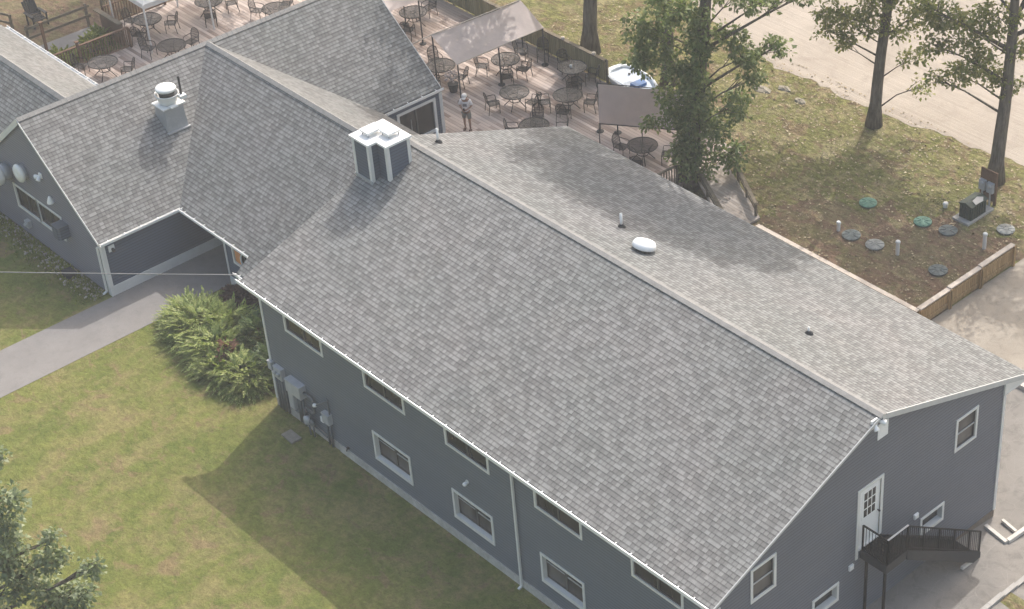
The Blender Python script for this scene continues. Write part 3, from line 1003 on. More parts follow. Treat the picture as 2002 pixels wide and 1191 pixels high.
# meters, boxes and conduits on the front wall
def cbox(mb, x0, x1, z0, z1, d, lip=.02):
    mb.box(x0, -d, z0, x1, 0.0, z1)
    mb.box(x0 - lip / 2, -d - .012, z1 - .03, x1 + lip / 2, .0 - .002, z1 + lip)
    mb.box(x0 + .03, -d - .008, z0 + .03, x1 - .03, -d, z1 - .06)
t = thing('electric_meter', 'double grey electric meter box by the corner board with tall conduits', 'electric meter', (.5, 0, 1.3))
m = MB()
cbox(m, .36, .80, 1.16, 1.62, .16)
m.build('meter_box', 'greybox', t)
m = MB()
for xx in (.48, .68):
    m.lathe([(.08, 0), (.08, .07), (.055, .09)], (xx, -.17, 1.42), 14, axis=(0, -1, 0))
m.build('meter_glass', 'galv', t)
m = MB()
for xx, rr in ((.30, .05), (.46, .045), (.62, .055), (.78, .04)):
    m.tube([(xx, -.07, 1.2), (xx, -.07, -.25)], rr, 8)
m.build('conduit', 'conduit', t, True)
m = MB()
cbox(m, -.02, .2, 1.30, 1.62, .13)
tag(m.build('junction_box', 'greybox'), 'small grey box right on the white corner board of the front wall', 'electric box')
t = thing('electric_cabinet', 'largest grey electric cabinet on the front wall with a narrow lower box', 'electric panel', (1.5, 0, 1))
m = MB()
cbox(m, 1.14, 1.96, 1.05, 1.55, .26)
m.build('cabinet', 'greybox', t)
m = MB()
cbox(m, 1.12, 1.40, .30, 1.04, .2)
m.build('lower_box', 'greybox', t)
m = MB()
for xx in (1.5, 1.62, 1.8):
    m.tube([(xx, -.08, 1.1), (xx, -.08, -.2)], .045, 8)
m.tube([(1.9, -.1, 1.3), (2.42, -.1, 1.3), (2.46, -.1, 1.2), (2.46, -.1, .75), (2.4, -.1, .68), (1.95, -.1, .68)], .05, 8)
m.build('conduit', 'conduit', t, True)
t = thing('gas_meter', 'grey gas meter with pipes low on the front wall', 'gas meter', (2.2, 0, .2))
m = MB()
m.lathe([(.10, 0), (.15, .03), (.16, .12), (.16, .22), (.12, .28), (.06, .3)], (2.08, -.2, .12), 14, sy=.7)
m.build('meter_body', 'greybox', t, True)
m = MB()
m.lathe([(.13, 0), (.14, .03), (.12, .06), (.05, .1)], (2.36, -.18, .30), 14, axis=(0, -1, 0))
m.build('regulator', 'conduit', t, True)
m = MB()
m.tube([(2.0, -.2, .4), (2.0, -.2, .66), (2.3, -.2, .66), (2.3, -.2, .3)], .03, 8)
m.tube([(2.36, -.18, .25), (2.36, -.18, -.33)], .03, 8)
m.tube([(2.16, -.2, .15), (2.16, -.2, -.33)], .03, 8)
m.tube([(2.36, -.12, .1), (3.05, -.12, .0)], .03, 8)
m.build('pipe', 'conduit', t, True)
t = thing('disconnect_box', 'grey switch box with conduits to the ground, farthest right of the wall equipment', 'electric box', (3.15, 0, .6))
m = MB()
cbox(m, 2.98, 3.34, .68, 1.08, .17)
m.build('switch_box', 'greybox', t)
m = MB()
m.tube([(3.08, -.08, .7), (3.08, -.08, -.3)], .04, 8)
m.tube([(3.26, -.08, .7), (3.26, -.08, -.3)], .04, 8)
m.tube([(3.3, -.06, 1.05), (3.3, -.06, 1.75), (3.22, -.06, 1.8)], .022, 8)
m.build('conduit', 'conduit', t, True)
t = thing('arm_lamp', 'small lamp on a short bent arm above the switch box', 'lamp', (3.2, 0, 1.6))
m = MB()
m.tube([(3.26, 0, 1.62), (3.2, -.12, 1.62), (2.8, -.22, 1.3)], .028, 8)
m.build('arm', 'conduit', t, True)
m = MB()
m.lathe([(.03, 0), (.065, .03), (.07, .12), (.04, .15)], (2.83, -.22, 1.32), 10, axis=(-.8, -.1, -.35))
m.build('lamp_head', 'brightwhite', t, True)
m = MB()
m.box(2.66, -.05, .45, 2.82, 0, .66)
m.box(2.69, -.06, .5, 2.79, -.05, .6)
tag(m.build('outlet_cover', 'brightwhite'), 'white outlet cover between the gas meter and the switch box', 'outlet')
m = MB()
m.prism([(1.49, -.93, G + .01), (1.5, -.55, G + .01), (2.15, -.56, G + .01), (2.13, -.96, G + .01)], (0, 0, .06))
tag(m.build('concrete_slab', 'oldconcrete'), 'square concrete slab in the grass before the meters', 'slab')

# ------------------------------------------------------------------ low wing with steep roofs
XWE, XR, XWW = -9.70, -14.05, -18.4
ZWE, ZWR = 2.02, 5.52
kw = (ZWR - ZWE) / (XWE - XR)
YF, YB_ = -0.56, 15.22
wing = thing('low_wing', 'low grey wing with steep crossing shingle roofs joined to the taller building', 'building', (-14, 7, -.33))
wz = lambda x: ZWR - abs(x - XR) * kw
WH = [(-15.84, -14.26, 0.94, 1.86), (-14.17, -12.50, 0.94, 1.86)]
m = MB()
wall(m, (0, YF, 0), (1, 0, 0), XWW + .08, XWE, -.3, lambda u: wz(u) - .07, WH, [XR])
m.build('gable_wall', 'siding_wing', wing)
m = MB()
REAR = (12.98, 14.72, .30, 1.62)
wall(m, (XWE, 0, 0), (0, 1, 0), YF, 2.85, .08, ZWE - .05)
wall(m, (XWE, 0, 0), (0, 1, 0), 2.85, 12.28, .08, ZWE - .08)
wall(m, (XWE + .06, 0, 0), (0, 1, 0), 12.28, YB_ - .05, -.3, ZWE - .02, [REAR])
wall(m, (XWE, YB_ - .05, 0), (-1, 0, 0), 0, XWE - XWW - .08, -.3, lambda u: wz(XWE - u) - .07, (), [XWE - XR])
wall(m, (XWW + .08, YB_ - .05, 0), (0, -1, 0), 0, YB_ - .05 - YF, -.3, ZWE - .05)
# connector front wall, passage side, and an added end wall keeping the passage dark
CW = [(-6.62, -5.38, .95, 1.80)]
wall(m, (0, 2.98, 0), (1, 0, 0), -7.2, 0, .05, 1.98, CW)
wall(m, (-7.2, 11.5, 0), (0, -1, 0), 0, 8.52, -.3, 1.95)
wall(m, (-9.7, 11.5, 0), (1, 0, 0), 0, 2.5, -.3, 2.0)
wall(m, (0, 12.2, 0), (-1, 0, 0), 0, 9.5, -.3, 1.95)
# third part to the west
wall(m, (-27, -1.6, 0), (1, 0, 0), 0, 8.7, -.3, 2.2)
wall(m, (-18.3, 5.0, 0), (-1, 0, 0), 0, 8.7, -.3, 2.4)
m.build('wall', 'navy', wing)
m = MB()
m.box(XWE - .2, YF - .002, -.45, XWE + .035, 11.4, .08)
m.box(-7.16, 2.93, -.45, 0, 3.2, .05)
m.build('base_board', 'white', wing)
for h in WH:
    window(wing, (0, YF, 0), (1, 0, 0), (0, -1, 0), h, .06, .085, .03, glass='glass')
window(wing, (XWE + .06, 0, 0), (0, 1, 0), (1, 0, 0), REAR, .06, .12, .03, glass='glass', rail=[(.33, .34, .5, .5)])
window(wing, (0, 2.98, 0), (1, 0, 0), (0, -1, 0), CW[0], .06, .09, .03)
# roofs
vt = 0.07
r = MB()
r.slab([(XR, YF - .06, ZWR), (XWE - .02, YF - .06, ZWE + .02), (XWE - .02, YB_, ZWE + .02), (XR, YB_, ZWR)], (0, 1, 0), vt)
r.slab([(XR, YB_, ZWR), (XWW, YB_, ZWE), (XWW, YF - .06, ZWE), (XR, YF - .06, ZWR)], (0, 1, 0), vt)
YC = 7.53
ZC = ZWR + .012
kc = (ZC - 2.03) / (YC - 2.82)
r.slab([(XR, YC, ZC), (-.2, YC, ZC), (-.2, 2.2, ZC - kc * (YC - 2.2)), (-5.2, 2.2, ZC - kc * (YC - 2.2)), (-5.2, 2.82, 2.03), (XWE - .02, 2.82, 2.03)], (1, 0, 0), vt)
r.slab([(XR, YC, ZC), (XWE - .02, 12.28, 2.03), (-.2, 12.28, 2.03), (-.2, YC, ZC)], (1, 0, 0), vt)
YT, ZT = 1.72, 5.10
r.slab([(-14.6, YT, ZT), (-18.2, -1.75, 2.1), (-27.2, -1.75, 2.1), (-27.2, YT, ZT)], (1, 0, 0), vt)
r.slab([(-14.6, YT, ZT), (-27.2, YT, ZT), (-27.2, 5.3, 2.25), (-17.9, 5.3, 2.25)], (1, 0, 0), vt)
wroof = r.build('roof', 'shingle', wing)
def ridge(p, q, side, slope_a, slope_b, n):
    """overlapping cap pieces from p to q; side = horizontal unit across"""
    m = MB()
    p, q, side = Vector(p), Vector(q), Vector(side)
    for i in range(n):
        a = p + (q - p) * (i / n)
        e = p + (q - p) * min(1, (i + 1.15) / n)
        for sg, sl_ in ((-1, slope_a), (1, slope_b)):
            dn = side * (sg * .135) - Vector((0, 0, .135 * sl_))
            up_a, up_e = Vector((0, 0, .045)), Vector((0, 0, .033))
            m.face([a + up_a, e + up_e, e + dn + up_e, a + dn + up_a])
            m.face([a + dn + up_a, e + dn + up_e, e + dn, a + dn])
            m.face([a + up_a, a + dn + up_a, a + dn, a])
    return m.build('ridge_cap', 'cap', wroof)
ridge((XR, YF - .06, ZWR), (XR, YB_, ZWR), (1, 0, 0), kw, kw, 70)
ridge((XR + .1, YC, ZC), (-.2, YC, ZC), (0, 1, 0), kc, (ZC - 2.03) / (12.28 - YC), 58)
ridge((-27.2, YT, ZT), (-14.55, YT, ZT), (0, 1, 0), (ZT - 2.1) / (YT + 1.75), (ZT - 2.25) / (5.3 - YT), 54)
# rake boards, fascia
for s_ in (1, -1):
    e = XR - 4.35 if s_ < 0 else XWE
    w = .26 if s_ < 0 else .10
    for yy, dy in ((YF - .062, -.025), (YB_ + .002, .025)):
        f = MB()
        f.prism([(XR, yy, ZWR + .01), (e, yy, ZWE + .03), (e, yy, ZWE - w), (XR, yy, ZWR - w)], (0, dy, 0))
        f.build('rake_board', 'white', wing)
board('fascia_board', 'white', wing, (XWE - .0, YF - .05, ZWE - .13, XWE + .025, 2.8, ZWE + .0), (XWE + .062, 12.3, ZWE - .13, XWE + .085, YB_, ZWE - .01),
      (XWE, 2.84, 1.9, -5.2, 2.87, 2.0), (-27, 5.31, 2.08, -18.0, 5.34, 2.22))
def gutter(p, q, out, parent=wing):
    m = MB()
    p, q, out = Vector(p), Vector(q), Vector(out)
    m.bar(p + out * .11, q + out * .11, .02, .1)
    m.bar(p + out * .055 - Vector((0, 0, .05)), q + out * .055 - Vector((0, 0, .05)), .12, .02)
    g_ = m.build('gutter', 'brightwhite', parent)
    L_ = (q - p).length
    for i in range(int(L_ / .62)):
        m = MB()
        c_ = p + (q - p) * ((i + .5) / int(L_ / .62))
        m.bar(c_ + Vector((0, 0, .045)), c_ + out * .125 + Vector((0, 0, .055)), .03, .02)
        m.build('gutter_clip', 'brightwhite', g_)
gutter((XWE + .02, YF - .05, ZWE - .02), (XWE + .02, 2.86, ZWE - .02), (1, 0, 0))
gutter((XWE + .02, 12.4, ZWE - .02), (XWE + .02, YB_ + .05, ZWE - .02), (1, 0, 0))
gutter((XWE + .1, 2.80, 1.98), (-5.2, 2.80, 1.98), (0, -1, 0))
gutter((-5.28, 2.17, 1.53), (-.6, 2.17, 1.53), (0, -1, 0))
gutter((-27, 5.32, 2.22), (-18.2, 5.32, 2.22), (0, 1, 0))
cb = MB()
cb.prism([(XWE - .12, YF - .03, .08), (XWE + .03, YF - .03, .08), (XWE + .03, YF + .13, .08), (XWE + .002, YF + .13, .08), (XWE + .002, YF - .002, .08), (XWE - .12, YF - .002, .08)], (0, 0, 1.8))
cb.build('corner_board', 'white', wing)
board('corner_board', 'white', wing, (XWE + .06, YB_ - .18, -.3, XWE + .09, YB_ - .03, 1.86))
cb = MB()
cb.prism([(-7.24, 2.95, .05), (-7.15, 2.95, .05), (-7.15, 2.978, .05), (-7.202, 2.978, .05), (-7.202, 3.08, .05), (-7.24, 3.08, .05)], (0, 0, 1.9))
cb.build('corner_board', 'white', wing)
spout([(XWE + .1, YF + .02, 1.95), (XWE - .18, YF - .07, 1.8), (XWE - .2, YF - .07, -.15), (XWE - .27, YF - .2, -.27)], wing)
# bright shapes in the connector window
sg = MB()
sg.box(-6.58, 2.985, .98, -6.2, 2.995, 1.78)
tag(sg.build('orange_sign', 'orange'), 'orange and white sign in the window beside the passage', 'sign')
sg = MB()
import itertools
pts = [(-5.85 + .32 * cos(t * pi / 10), 2.965, 1.25 + .38 * sin(t * pi / 10)) for t in range(21)]
sg.tube(pts, .03, 6)
sg.bar((-5.85, 2.965, .9), (-5.6, 2.965, 1.6), .03, .03)
tag(sg.build('window_ring', 'brightwhite'), 'white ring ornament in the window beside the passage', 'ornament')

# roof fan on the wing
hx, hy = -12.24, 4.5
t = thing('roof_fan', 'galvanised exhaust fan on a grey curb on the steep wing roof', 'exhaust fan', (hx, hy, 4))
m = MB()
zt_ = 4.75
lowz = [wz(x) - .1 for x in (-12.62, -11.86)]
m.add([(-12.62, 4.06, lowz[0]), (-11.86, 4.06, lowz[1]), (-11.86, 4.96, lowz[1]), (-12.62, 4.96, lowz[0]),
       (-12.56, 4.12, zt_), (-11.93, 4.12, zt_), (-11.93, 4.90, zt_), (-12.56, 4.90, zt_)],
      [(0, 1, 5, 4), (1, 2, 6, 5), (2, 3, 7, 6), (3, 0, 4, 7), (4, 5, 6, 7)])
m.build('curb', 'galv', t)
m = MB()
m.box(-12.66, 4.02, zt_, -11.84, 5.0, zt_ + .05)
m.build('curb_lid', 'pvc', t)
m = MB()
m.bar((-11.83, 4.02, wz(-11.83) + .03), (-11.83, 5.0, wz(-11.83) + .03), .12, .05)
m.build('flashing', 'galv', t)
m = MB()
m.lathe([(.30, .05), (.34, .12), (.43, .40), (.46, .46), (.44, .47), (.40, .42), (.32, .2)], (hx, hy, zt_), 26)
m.build('bowl', 'pvc', t, True)
m = MB()
m.lathe([(.30, .60), (.38, .61), (.395, .66), (.36, .72), (.0, .745)], (hx, hy, zt_), 26)
m.build('motor_cap', 'pvc', t, True)
m = MB()
m.lathe([(.27, .2), (.30, .45), (.31, .60)], (hx, hy, zt_), 26)
m.build('motor_band', 'darkgrey', t, True)
m = MB()
m.tube([(-11.8, 4.86, 5.15), (-11.8, 4.86, 5.95)], .045, 8)
m.build('conduit', 'darkgrey', t)
m = MB()
m.box(-11.86, 4.72, 5.06, -11.62, 4.98, 5.2)
m.build('switch_box', 'pvc', t)
m = MB()
m.box(-11.9, 4.3, 4.8, -11.7, 4.6, 4.86)
m.build('drain_cup', 'pvc', t)

# fans and fittings on the wing gable
def wallfan(x, z, r_, depth, label, ax=(0, -1, 0)):
    t = thing('wall_fan', label, 'exhaust fan', (x, YF, z), 'round fans on the wing gable')
    m = MB()
    m.lathe([(r_ * .8, 0), (r_ * .8, depth * .55)], (x, YF, z), 22, axis=ax)
    m.build('duct', 'galv', t, True)
    m = MB()
    m.lathe([(r_ * .9, depth * .45), (r_, depth * .5), (r_, depth * .72), (r_ * .86, depth * .9), (r_ * .45, depth), (0, depth * 1.01)], (x, YF, z), 26, axis=ax)
    m.build('cowl', 'pvc', t, True)
wallfan(-14.62, 3.0, .37, .34, 'round white domed fan near the peak of the wing gable')
wallfan(-16.05, 2.42, .42, .8, 'large white domed fan on a long duct left of the wing window')
t = thing('floodlight', 'white twin floodlight on the wing gable near the roof edge', 'floodlight', (-13.28, YF, 3.4))
m = MB()
m.box(-13.36, YF - .05, 3.3, -13.18, YF, 3.5)
m.build('mounting_plate', 'brightwhite', t)
for ax in ((-.7, -.6, -.2), (.25, -.6, -.6)):
    m = MB()
    m.lathe([(.03, 0), (.05, .05), (.085, .16), (.09, .2), (.07, .205)], (-13.27, YF - .05, 3.4), 12, axis=ax)
    m.build('lamp_head', 'brightwhite', t, True)
m = MB()
m.lathe([(.13, -.14), (.13, -.1), (.08, .06), (.04, .14), (0, .15)], (-12.78, YF - .1, 2.6), 14)
m.box(-12.84, YF - .06, 2.5, -12.72, YF, 2.62)
tag(m.build('bell_lamp', 'brightwhite'), 'white bell shaped lamp between wing window and roof edge', 'lamp')
t = thing('wall_unit', 'grey rounded box jutting out beside the wing window', 'wall box', (-12.2, YF, 1.5))
m = MB()
m.prism([(-12.45, YF, 1.28), (-11.98, YF, 1.28), (-11.98, YF - .38, 1.28), (-12.08, YF - .46, 1.28), (-12.38, YF - .46, 1.28), (-12.45, YF - .38, 1.28)], (0, 0, .52))
m.build('case', 'navy', t)
m = MB()
for i in range(7):
    m.box(-12.4, YF - .472, 1.33 + i * .063, -12.05, YF - .458, 1.355 + i * .063)
m.box(-12.47, YF - .45, 1.80, -11.96, YF, 1.825)
m.build('louvre', 'conduit', t)
m = MB()
m.box(-15.45, YF - .16, .2, -15.2, YF, .5)
m.lathe([(.07, 0), (.07, .08), (.04, .1)], (-15.32, YF - .16, .36), 12, axis=(0, -1, 0))
tag(m.build('dryer_vent', 'greybox'), 'small grey vent low under the wing window', 'vent')
t = thing('camera_lamp', 'white square lamp plate with dark eye on the passage side of the wing', 'lamp', (XWE, -.2, 1.66))
m = MB()
m.box(XWE, -.3, 1.53, XWE + .04, -.06, 1.79)
m.build('mounting_plate', 'brightwhite', t)
m = MB()
m.lathe([(.03, 0), (.06, .04), (.07, .12), (.04, .15)], (XWE + .04, -.16, 1.66), 12, axis=(.8, 0, -.5))
m.build('eye', 'darkgrey', t, True)
m = MB()
m.box(-12.2, -1.15, G, -11.75, -.8, -.12)
m.box(-12.22, -1.17, -.12, -11.73, -.78, -.08)
tag(m.build('ground_box', 'darkgrey'), 'dark low box standing in the stone bed by the wing', 'box')
# service drop
cm = MB()
A, B = Vector((-.95, -.1, 4.70)), Vector((-17.0, -16.6, 5.85))
cm.tube([A + (B - A) * (i / 24) - Vector((0, 0, .10 * 4 * (i / 24) * (1 - i / 24))) for i in range(25)], .017, 6)
tag(cm.build('overhead_cable', 'cable', smooth=True), 'single pale overhead cable running to the corner of the tall roof', 'cable')
# ------------------------------------------------------------------ vegetation
def add_leaves(mb_v, mb_f, C, D, N, Ln, Wd, fold=0.12):
    """append rhombic folded leaves; C base, D direction, N normal (arrays n x 3), Ln length, Wd half width"""
    n = len(C)
    D = D / np.linalg.norm(D, axis=1, keepdims=True)
    S = np.cross(D, N)
    S /= np.linalg.norm(S, axis=1, keepdims=True) + 1e-9
    U = np.cross(S, D)
    Ln = np.asarray(Ln).reshape(-1, 1)
    Wd = np.asarray(Wd).reshape(-1, 1)
    a = C
    mid = C + D * Ln * 0.52
    tip = C + D * Ln - U * Ln * 0.12
    l = mid + S * Wd + U * Wd * fold * 3
    r_ = mid - S * Wd + U * Wd * fold * 3
    P = np.stack([a, r_, tip, l], 1).reshape(-1, 3)
    base = sum(len(x) for x in mb_v)
    mb_v.append(P)
    mb_f.append(np.arange(n * 4).reshape(n, 4) + base)

def leaf_object(name, vs_, fs_, mat, parent=None):
    Vv = np.concatenate(vs_).astype(np.float32)
    F = np.concatenate(fs_).astype(np.int32)
    off = Vector((0, 0, 0))
    r = parent
    while r is not None:
        off += r.location
        r = r.parent
    Vv = Vv - np.array(off, dtype=np.float32)
    me = bpy.data.meshes.new(name)
    me.vertices.add(len(Vv))
    me.vertices.foreach_set('co', Vv.ravel())
    me.loops.add(F.size)
    me.loops.foreach_set('vertex_index', F.ravel())
    me.polygons.add(len(F))
    me.polygons.foreach_set('loop_start', np.arange(0, F.size, 4, dtype=np.int32))
    me.polygons.foreach_set('loop_total', np.full(len(F), 4, dtype=np.int32))
    me.update(calc_edges=True)
    me.materials.append(M[mat])
    o = bpy.data.objects.new(name, me)
    COL.objects.link(o)
    o.parent = parent
    return o

def rnd_unit(n):
    v = RNG.normal(size=(n, 3))
    return v / np.linalg.norm(v, axis=1, keepdims=True)

def crown_parts(blobs, leaf, per, cr, dens=0.26):
    """-> (vertex arrays, face arrays, cluster centres per blob)"""
    vs_, fs_, cents = [], [], []
    for (cx, cy, cz, rx, ry, rz, n) in blobs:
        u = rnd_unit(n)
        rad = RNG.uniform(0.15, 1.0, (n, 1)) ** 0.45 * RNG.uniform(0.75, 1.15, (n, 1))
        c_ = np.array([cx, cy, cz]) + u * rad * np.array([rx, ry, rz])
        k, cr_, lf = per, cr, leaf
        if n >= 100:                                   # big upper crowns: fewer, larger boughs with gaps between
            c_ = c_[:max(8, int(n * dens))]
            k, cr_, lf = 52, .58, .22
        cents.append(c_)
        n = len(c_)
        cc = np.repeat(c_, k, 0)
        o = rnd_unit(n * k)
        o[:, 2] *= 0.75
        base = cc + o * RNG.uniform(0.1, 1.0, (n * k, 1)) * cr_
        d = o + RNG.normal(size=(n * k, 3)) * 0.5
        d[:, 2] -= 0.25
        nn = RNG.normal(size=(n * k, 3)) * 0.6
        nn[:, 2] += 1.0
        ln = lf * RNG.uniform(0.65, 1.25, n * k)
        add_leaves(vs_, fs_, base, d, nn, ln, ln * RNG.uniform(0.26, 0.36, n * k))
    return vs_, fs_, cents

def tree(name, label, base, h, r0, lean, blobs, leaf=.17, per=13, cr=.3, mat='oak', dens=0.26, limbs=5, group=None, trunk_top=None):
    bx, by, bz = base
    t = thing(name, label, 'tree', base, group)
    m = MB()
    n = 12
    pts, rad = [], []
    ph = random.uniform(0, 6)
    for i in range(n + 1):
        f = i / n
        z = f * h
        pts.append((bx + lean[0] * f + .10 * sin(ph + f * 5) * min(1, f * 4), by + lean[1] * f + .10 * cos(ph + f * 4) * min(1, f * 4) - .1 * cos(ph) * min(1, f * 4), bz - .1 + z))
        fl = 1 + .5 * math.exp(-z / .22)
        rad.append(r0 * fl * (1 - .72 * f))
    m.tube(pts, rad, 12)
    vs_, fs_, cents = crown_parts(blobs, leaf, per, cr, dens)
    def at_z(z):
        f = max(0.0, min(1.0, (z - bz) / h))
        q = f * n
        i = min(n - 1, int(q))
        return Vector(pts[i]).lerp(Vector(pts[i + 1]), q - i), rad[i]
    for bl, c_ in zip(blobs, cents):
        tgt = Vector(bl[:3])
        dist = (tgt - Vector((bx, by, tgt.z))).length
        p0, rr = at_z(tgt.z - .45 * dist - .3)
        mid = p0.lerp(tgt, .55) + Vector((random.uniform(-.15, .15), random.uniform(-.15, .15), .1))
        rl = min(rr * .5, .018 + .016 * dist)
        m.tube([p0, mid, tgt], [rl, rl * .6, rl * .3], 6)
        idx = RNG.choice(len(c_), min(limbs, len(c_)), replace=False)
        for j in idx:
            q = Vector(c_[j])
            s_ = mid.lerp(tgt, random.uniform(0, 1))
            m.tube([s_, s_.lerp(q, .5) + Vector((0, 0, .06)), q], [rl * .4, rl * .25, .006], 5)
    m.build('trunk', 'bark', t, True)
    leaf_object('crown', vs_, fs_, mat, t)
    return t

# big oak behind the roof (leafy sprouts all the way down its stem)
b2 = (0.18, 19.66, G)
blobs = [(-.72, 18.8, 6.3, .95, .95, .95, 52), (-.34, 19.2, 7.5, .85, .85, .8, 47), (-1.0, 18.5, 5.4, .65, .65, .6, 29), (-1.15, 18.4, 6.9, .55, .6, .45, 12), (-.2, 19.2, 5.2, .6, .6, .7, 28),
         (.55, 20.0, 3.5, .65, .65, 1.0, 45), (.95, 20.4, 2.1, .75, .75, .75, 43), (1.9, 21.3, 5.5, .8, .8, .7, 37), (1.4, 20.9, 6.4, .6, .6, .5, 20),
         (2.75, 22.1, 5.9, .55, .5, .45, 15), (2.4, 21.7, 7.9, .9, .8, .35, 26), (3.4, 22.7, 8.1, .6, .5, .3, 11), (-.45, 19.1, 3.7, .5, .5, .4, 17), (1.5, 21.0, 7.9, .7, .7, .35, 17),
         (-.85, 18.7, 2.45, .4, .4, .3, 9), (-.3, 19.2, 2.8, .55, .55, .4, 16), (.7, 20.1, .9, .8, .8, .6, 40), (1.5, 20.9, 1.1, .55, .55, .6, 25),
         (1.55, 21.0, 3.3, .6, .6, .75, 31), (.2, 19.6, 1.7, .65, .65, .7, 39), (.35, 19.8, 4.6, .6, .6, .8, 39), (.5, 19.9, 6.2, .5, .5, .6, 19), (.0, 19.3, 1.0, .55, .55, .5, 22),
         (2.1, 21.4, 4.5, .5, .5, .5, 17), (.1, 19.3, 3.0, .5, .5, .8, 25), (.3, 19.6, 7.6, .5, .5, .5, 11),
         *[(.18 + .05 * q + .38 + .12 * sin(q * 2.1), 19.66 + .05 * q - .36 + .12 * cos(q * 1.7), G + .8 + q * .78, .42, .42, .5, 17) for q in range(10)],
         # crown above the picture
         (.2, 17.6, 14.4, 1.9, 1.5, 1.0, 230), (2.6, 17.2, 15.0, 2.0, 1.5, 1.0, 250), (5.0, 17.4, 15.2, 2.0, 1.5, 1.0, 250), (7.2, 17.9, 14.6, 1.7, 1.4, .9, 210),
         (1.2, 19.6, 14.4, 2.0, 1.5, 1.0, 210), (4.0, 19.8, 14.8, 2.0, 1.5, 1.0, 210), (6.6, 20.1, 14.0, 1.8, 1.4, .9, 190), (-1.6, 19.6, 13.8, 1.6, 1.4, 1.0, 150), (8.6, 20.6, 13.4, 1.3, 1.1, .8, 80), (3.8, 18.4, 14.2, 1.8, 1.3, .7, 240), (6.4, 18.8, 13.9, 1.8, 1.3, .7, 240), (8.6, 18.6, 14.0, 1.4, 1.2, .7, 200), (1.2, 18.4, 13.8, 1.6, 1.2, .7, 200)]
tree('oak_tree', 'leafy oak with sprouts all along its trunk, rising right behind the long roof', b2, 14.5, .38, (.9, .9), blobs, .20, 14, .29, 'oak', group='oaks by the beach')
b5 = (-6.17, 24.72, G)
tree('oak_tree', 'half hidden oak trunk behind the white boat, left of the leafy oak', b5, 13, .27, (.2, .2),
     [(-6.2, 24.9, 8.5, 1.6, 1.6, 1.3, 120), (-5.0, 26.5, 10.5, 2.2, 2.0, 1.6, 170), (-7.8, 26.0, 11.5, 2.0, 2.0, 1.6, 150), (-4.0, 24.6, 9.5, 1.5, 1.5, 1.2, 110)], .22, 13, .42, 'oak', group='oaks by the beach')
b1 = (-10.75, 24.3, G)
tree('oak_tree', 'thick bare oak trunk just behind the deck fence', b1, 14, .36, (.5, .4),
     [(-9.8, 23.2, 8.8, 1.8, 1.8, 1.3, 150), (-11.8, 22.2, 11.0, 2.0, 1.8, 1.4, 170), (-13.6, 24.6, 9.5, 2.2, 2.0, 1.5, 180), (-9.2, 26.2, 9.6, 2.1, 2.0, 1.5, 170), (-12.4, 20.6, 12.6, 1.7, 1.7, 1.2, 130), (-8.0, 23.8, 11.2, 1.8, 1.8, 1.4, 130), (-11.0, 20.2, 13.4, 1.8, 1.6, 1.1, 180), (-15.6, 23.0, 12.2, 2.0, 1.8, 1.3, 170),
      (-6.2, 27.8, 11.5, 2.2, 2.0, 1.4, 220), (-9.0, 28.6, 13.0, 2.2, 2.0, 1.4, 200), (-3.5, 27.0, 12.2, 1.9, 1.8, 1.3, 180), (-10.3, 29.6, 10.6, 1.8, 1.7, 1.2, 210), (-7.8, 30.6, 11.2, 1.9, 1.8, 1.2, 220), (-5.6, 30.6, 10.6, 1.5, 1.4, 1.0, 120), (-12.4, 24.0, 9.6, 1.6, 1.5, 1.0, 150), (-17.6, 25.6, 10.5, 2.0, 1.8, 1.3, 240), (-21.4, 28.3, 10.5, 2.0, 1.8, 1.3, 230)],
     .23, 13, .45, 'oak', group='oaks by the beach')
tree('oak_tree', 'middle oak on the lawn edge with one hanging lower branch', (2.56, 28.31, G), 13.5, .27, (.55, .5),
     [(1.75, 27.6, 4.3, .8, .75, .65, 34), (1.25, 27.1, 5.0, .85, .75, .5, 30), (2.6, 28.2, 4.6, .5, .5, .5, 16), (1.6, 27.4, 3.4, .35, .35, .4, 7), (2.3, 28.1, 5.4, .7, .7, .6, 19), (1.0, 26.8, 4.2, .4, .4, .3, 7),
      (3.3, 28.9, 4.2, .55, .5, .6, 13), (3.6, 29.2, 2.8, .5, .5, .5, 10), (4.0, 29.5, 1.6, .5, .5, .4, 6), (3.9, 29.4, 4.9, .8, .7, .6, 22), (3.0, 28.7, 5.6, .8, .7, .5, 22),
      (0.0, 28.4, 7.2, 1.3, 1.2, .6, 100), (1.0, 30.2, 7.2, 1.5, 1.3, .6, 100), (3.2, 31.2, 7.4, 1.5, 1.3, .6, 100), (4.8, 30.0, 7.2, 1.4, 1.2, .6, 100), (5.6, 32.2, 8.0, 1.5, 1.3, .7, 100), (-1.8, 30.0, 7.6, 1.4, 1.2, .7, 100), (1.6, 33.0, 8.6, 1.6, 1.4, .7, 100), (3.2, 28.8, 7.0, 1.0, 1.0, .5, 100),
      (4.0, 29.8, 9.0, 2.0, 2.0, 1.4, 100), (2.0, 31.2, 10.5, 2.2, 2.2, 1.6, 100), (5.5, 28.5, 10.5, 1.9, 1.9, 1.4, 100), (-1.2, 30.0, 10, 1.8, 1.8, 1.3, 100), (.8, 29.6, 11.2, 2.4, 2.2, 1.4, 130), (5.8, 30.6, 12.0, 2.2, 2.0, 1.3, 110), (1.6, 33.6, 13.0, 2.2, 2.0, 1.3, 100), (-1.0, 32.6, 12.4, 2.0, 2.0, 1.3, 100)],
     .20, 13, .36, 'oak_hi', dens=.11, group='oaks by the beach')
